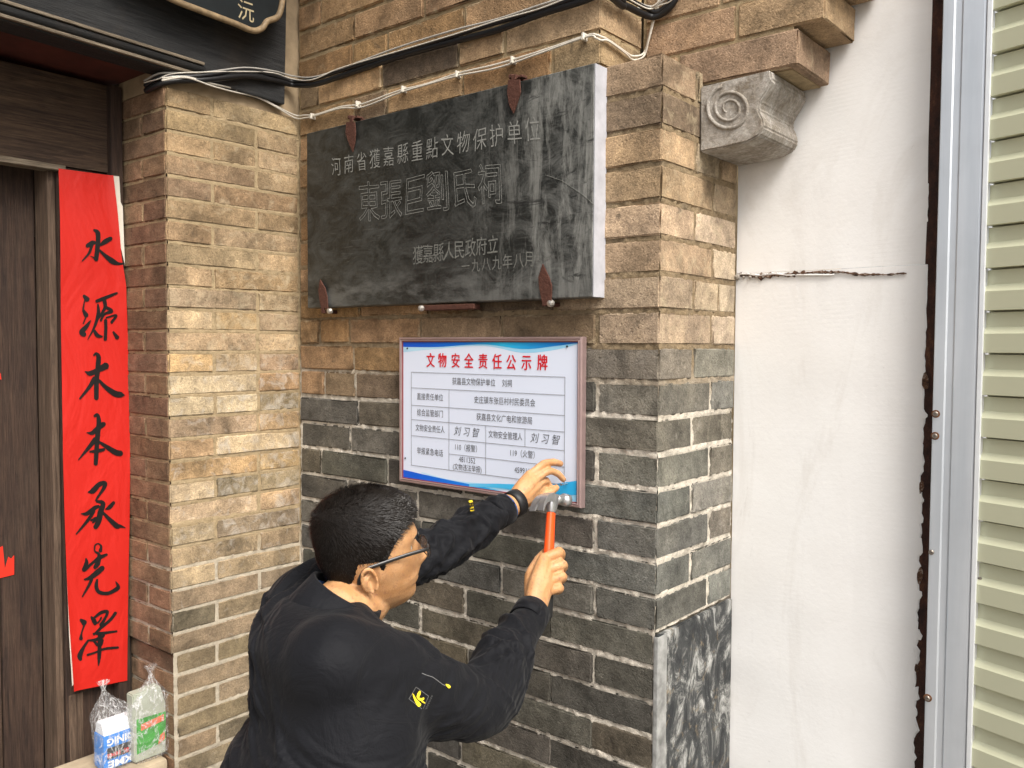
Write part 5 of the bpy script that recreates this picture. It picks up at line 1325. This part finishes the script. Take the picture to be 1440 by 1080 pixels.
# blue carton
u0, z0 = hr_(146, 1070, RI-.075); u1 = hr_(193, 1070, RI-.075)[0]
zt0 = hr_(160, 1019, RI-.075)[1]; RBX = RI-.075; z0 = ZST+.003
blu = plain('blue_card', (.012, .19, .60), .4, var=.06, bump=0); whi = plain('white_card', (.72, .75, .80), .45, var=.04, bump=0); blkc = plain('black_card', (.012, .012, .012), .5, bump=0); redc = plain('red_card', (.55, .012, .02), .5, bump=0)
BH = zt0 - z0
bxo = wthing('blue_carton', (RBX-.03, (u0+u1)/2, z0), 'small blue and white carton with upside-down lettering inside the left plastic bag', 'carton')
part('carton_body', box(RBX-.055, RBX, u0, u1, z0, z0+BH*.78, .003), blu, bxo)
part('carton_top', prism([(RBX-.054, z0+BH*.781), (RBX-.001, z0+BH*.781), (RBX-.012, z0+BH*1.05), (RBX-.045, z0+BH*1.05)], 'y', u0+.002, u1-.002, .002), whi, bxo)
BWc = u1-u0
def ctext(body, f0, h, mat, flip=True, name='carton_lettering', sx=1.0):
    g = text_geo(body, 1.0, .035); w_4 = max(v.x for v in g[0]) - min(v.x for v in g[0]); sc = BWc*.80/w_4*sx; hh = max(v.y for v in g[0]) - min(v.y for v in g[0])
    sg = -1 if flip else 1; part(name, ([Vector((RBX+.0012, (u0+u1)/2 + sg*v.x*sc, z0 + BH*f0 + sg*v.y*h/hh)) for v in g[0]], g[1]), mat, bxo)
ctext('XME', .12, BH*.17, whi); ctext('DINIG', .64, BH*.17, whi)
part('carton_stripe', box(RBX+.0002, RBX+.0008, u0+BWc*.1, u1-BWc*.1, z0+BH*.24, z0+BH*.50), blkc, bxo); ctext('E 新 MMS', .33, BH*.12, redc)
# green and white packet
v0 = hr_(186, 1050, RI-.06)[0]; v1 = hr_(236, 1050, RI-.06)[0]; RG = RI-.055; zg1 = hr_(200, 972, RG)[1]; zg0 = ZST+.003; GH = zg1-zg0
pk = wthing('green_packet', (RG-.02, (v0+v1)/2, zg0), 'white and green packet in the right hand clear plastic bag by the door', 'packet')
part('packet_body', prism([(v0+.004, zg0), (v1-.008, zg0), (v1-.006, zg0+GH*.7), (v1-.022, zg1), (v0, zg1-.004)], 'x', RG-.035, RG, .003), plain('pale_packet', (.34, .36, .29), .5, var=.06, bump=.1), pk)
grn = plain('green_print', (.03, .26, .02), .45, var=.3, scale=40, bump=0); orr = plain('orange_print', (.60, .14, .06), .45, bump=0)
part('printed_label', prism([(v0+.010, zg0+GH*.12), (v1-.009, zg0+GH*.18), (v1-.008, zg0+GH*.60), (v0+.010, zg0+GH*.62)], 'x', RG+.0002, RG+.0010), grn, pk)
part('printed_label', prism([(v0+.022, zg0+GH*.44), (v1-.014, zg0+GH*.48), (v1-.014, zg0+GH*.57), (v0+.022, zg0+GH*.53)], 'x', RG+.0012, RG+.0018), orr, pk)
part('printed_label', prism([(v1-.032, zg0+GH*.16), (v1-.012, zg0+GH*.20), (v1-.012, zg0+GH*.32), (v1-.026, zg0+GH*.28)], 'x', RG+.0012, RG+.0018), orr, pk)
b1 = bagx(RBX-.027, (u0+u1)/2, ZST+.001, .040, BWc*.62, hr_(148, 962, RBX)[1]-ZST, (RBX-.02, hr_(150, 970, RBX)[0]), 1.0)
solo('plastic_bag', b1, plast.m, 'knotted clear plastic bag holding the blue and white carton', 'plastic bag', 'clear plastic bags by the door', smooth=True)
b2 = bagx(RG-.018, (v0+v1)/2+.004, ZST+.001, .034, (v1-v0)*.60, hr_(215, 935, RG)[1]-ZST, (RG-.0, hr_(212, 940, RG)[0]), 5.0)
solo('plastic_bag', b2, plast.m, 'clear plastic bag round the green packet at the pier foot', 'plastic bag', 'clear plastic bags by the door', smooth=True)
# ================================================================== unseen roof eaves above the picture, added and cut to length for their shade
rw_ = m_wood('eave_wood', (.05, .03, .02), (.12, .08, .05), False)
ev = wthing('shading_eaves', (RI, -1, 3.3), 'unseen dark wooden eaves boarding added over the door to shade it', 'roof')
for i in range(5): part('board', box(RD-.1 + .19*i, RD+.085 + .19*i, -2.6, -.002, 3.32 - .02*i, 3.35 - .02*i), rw_, ev)
for i in range(7): part('rafter', box(RD-.1, RD+.90, -2.4+.37*i, -2.32+.37*i, 3.10, 3.17), rw_, ev)
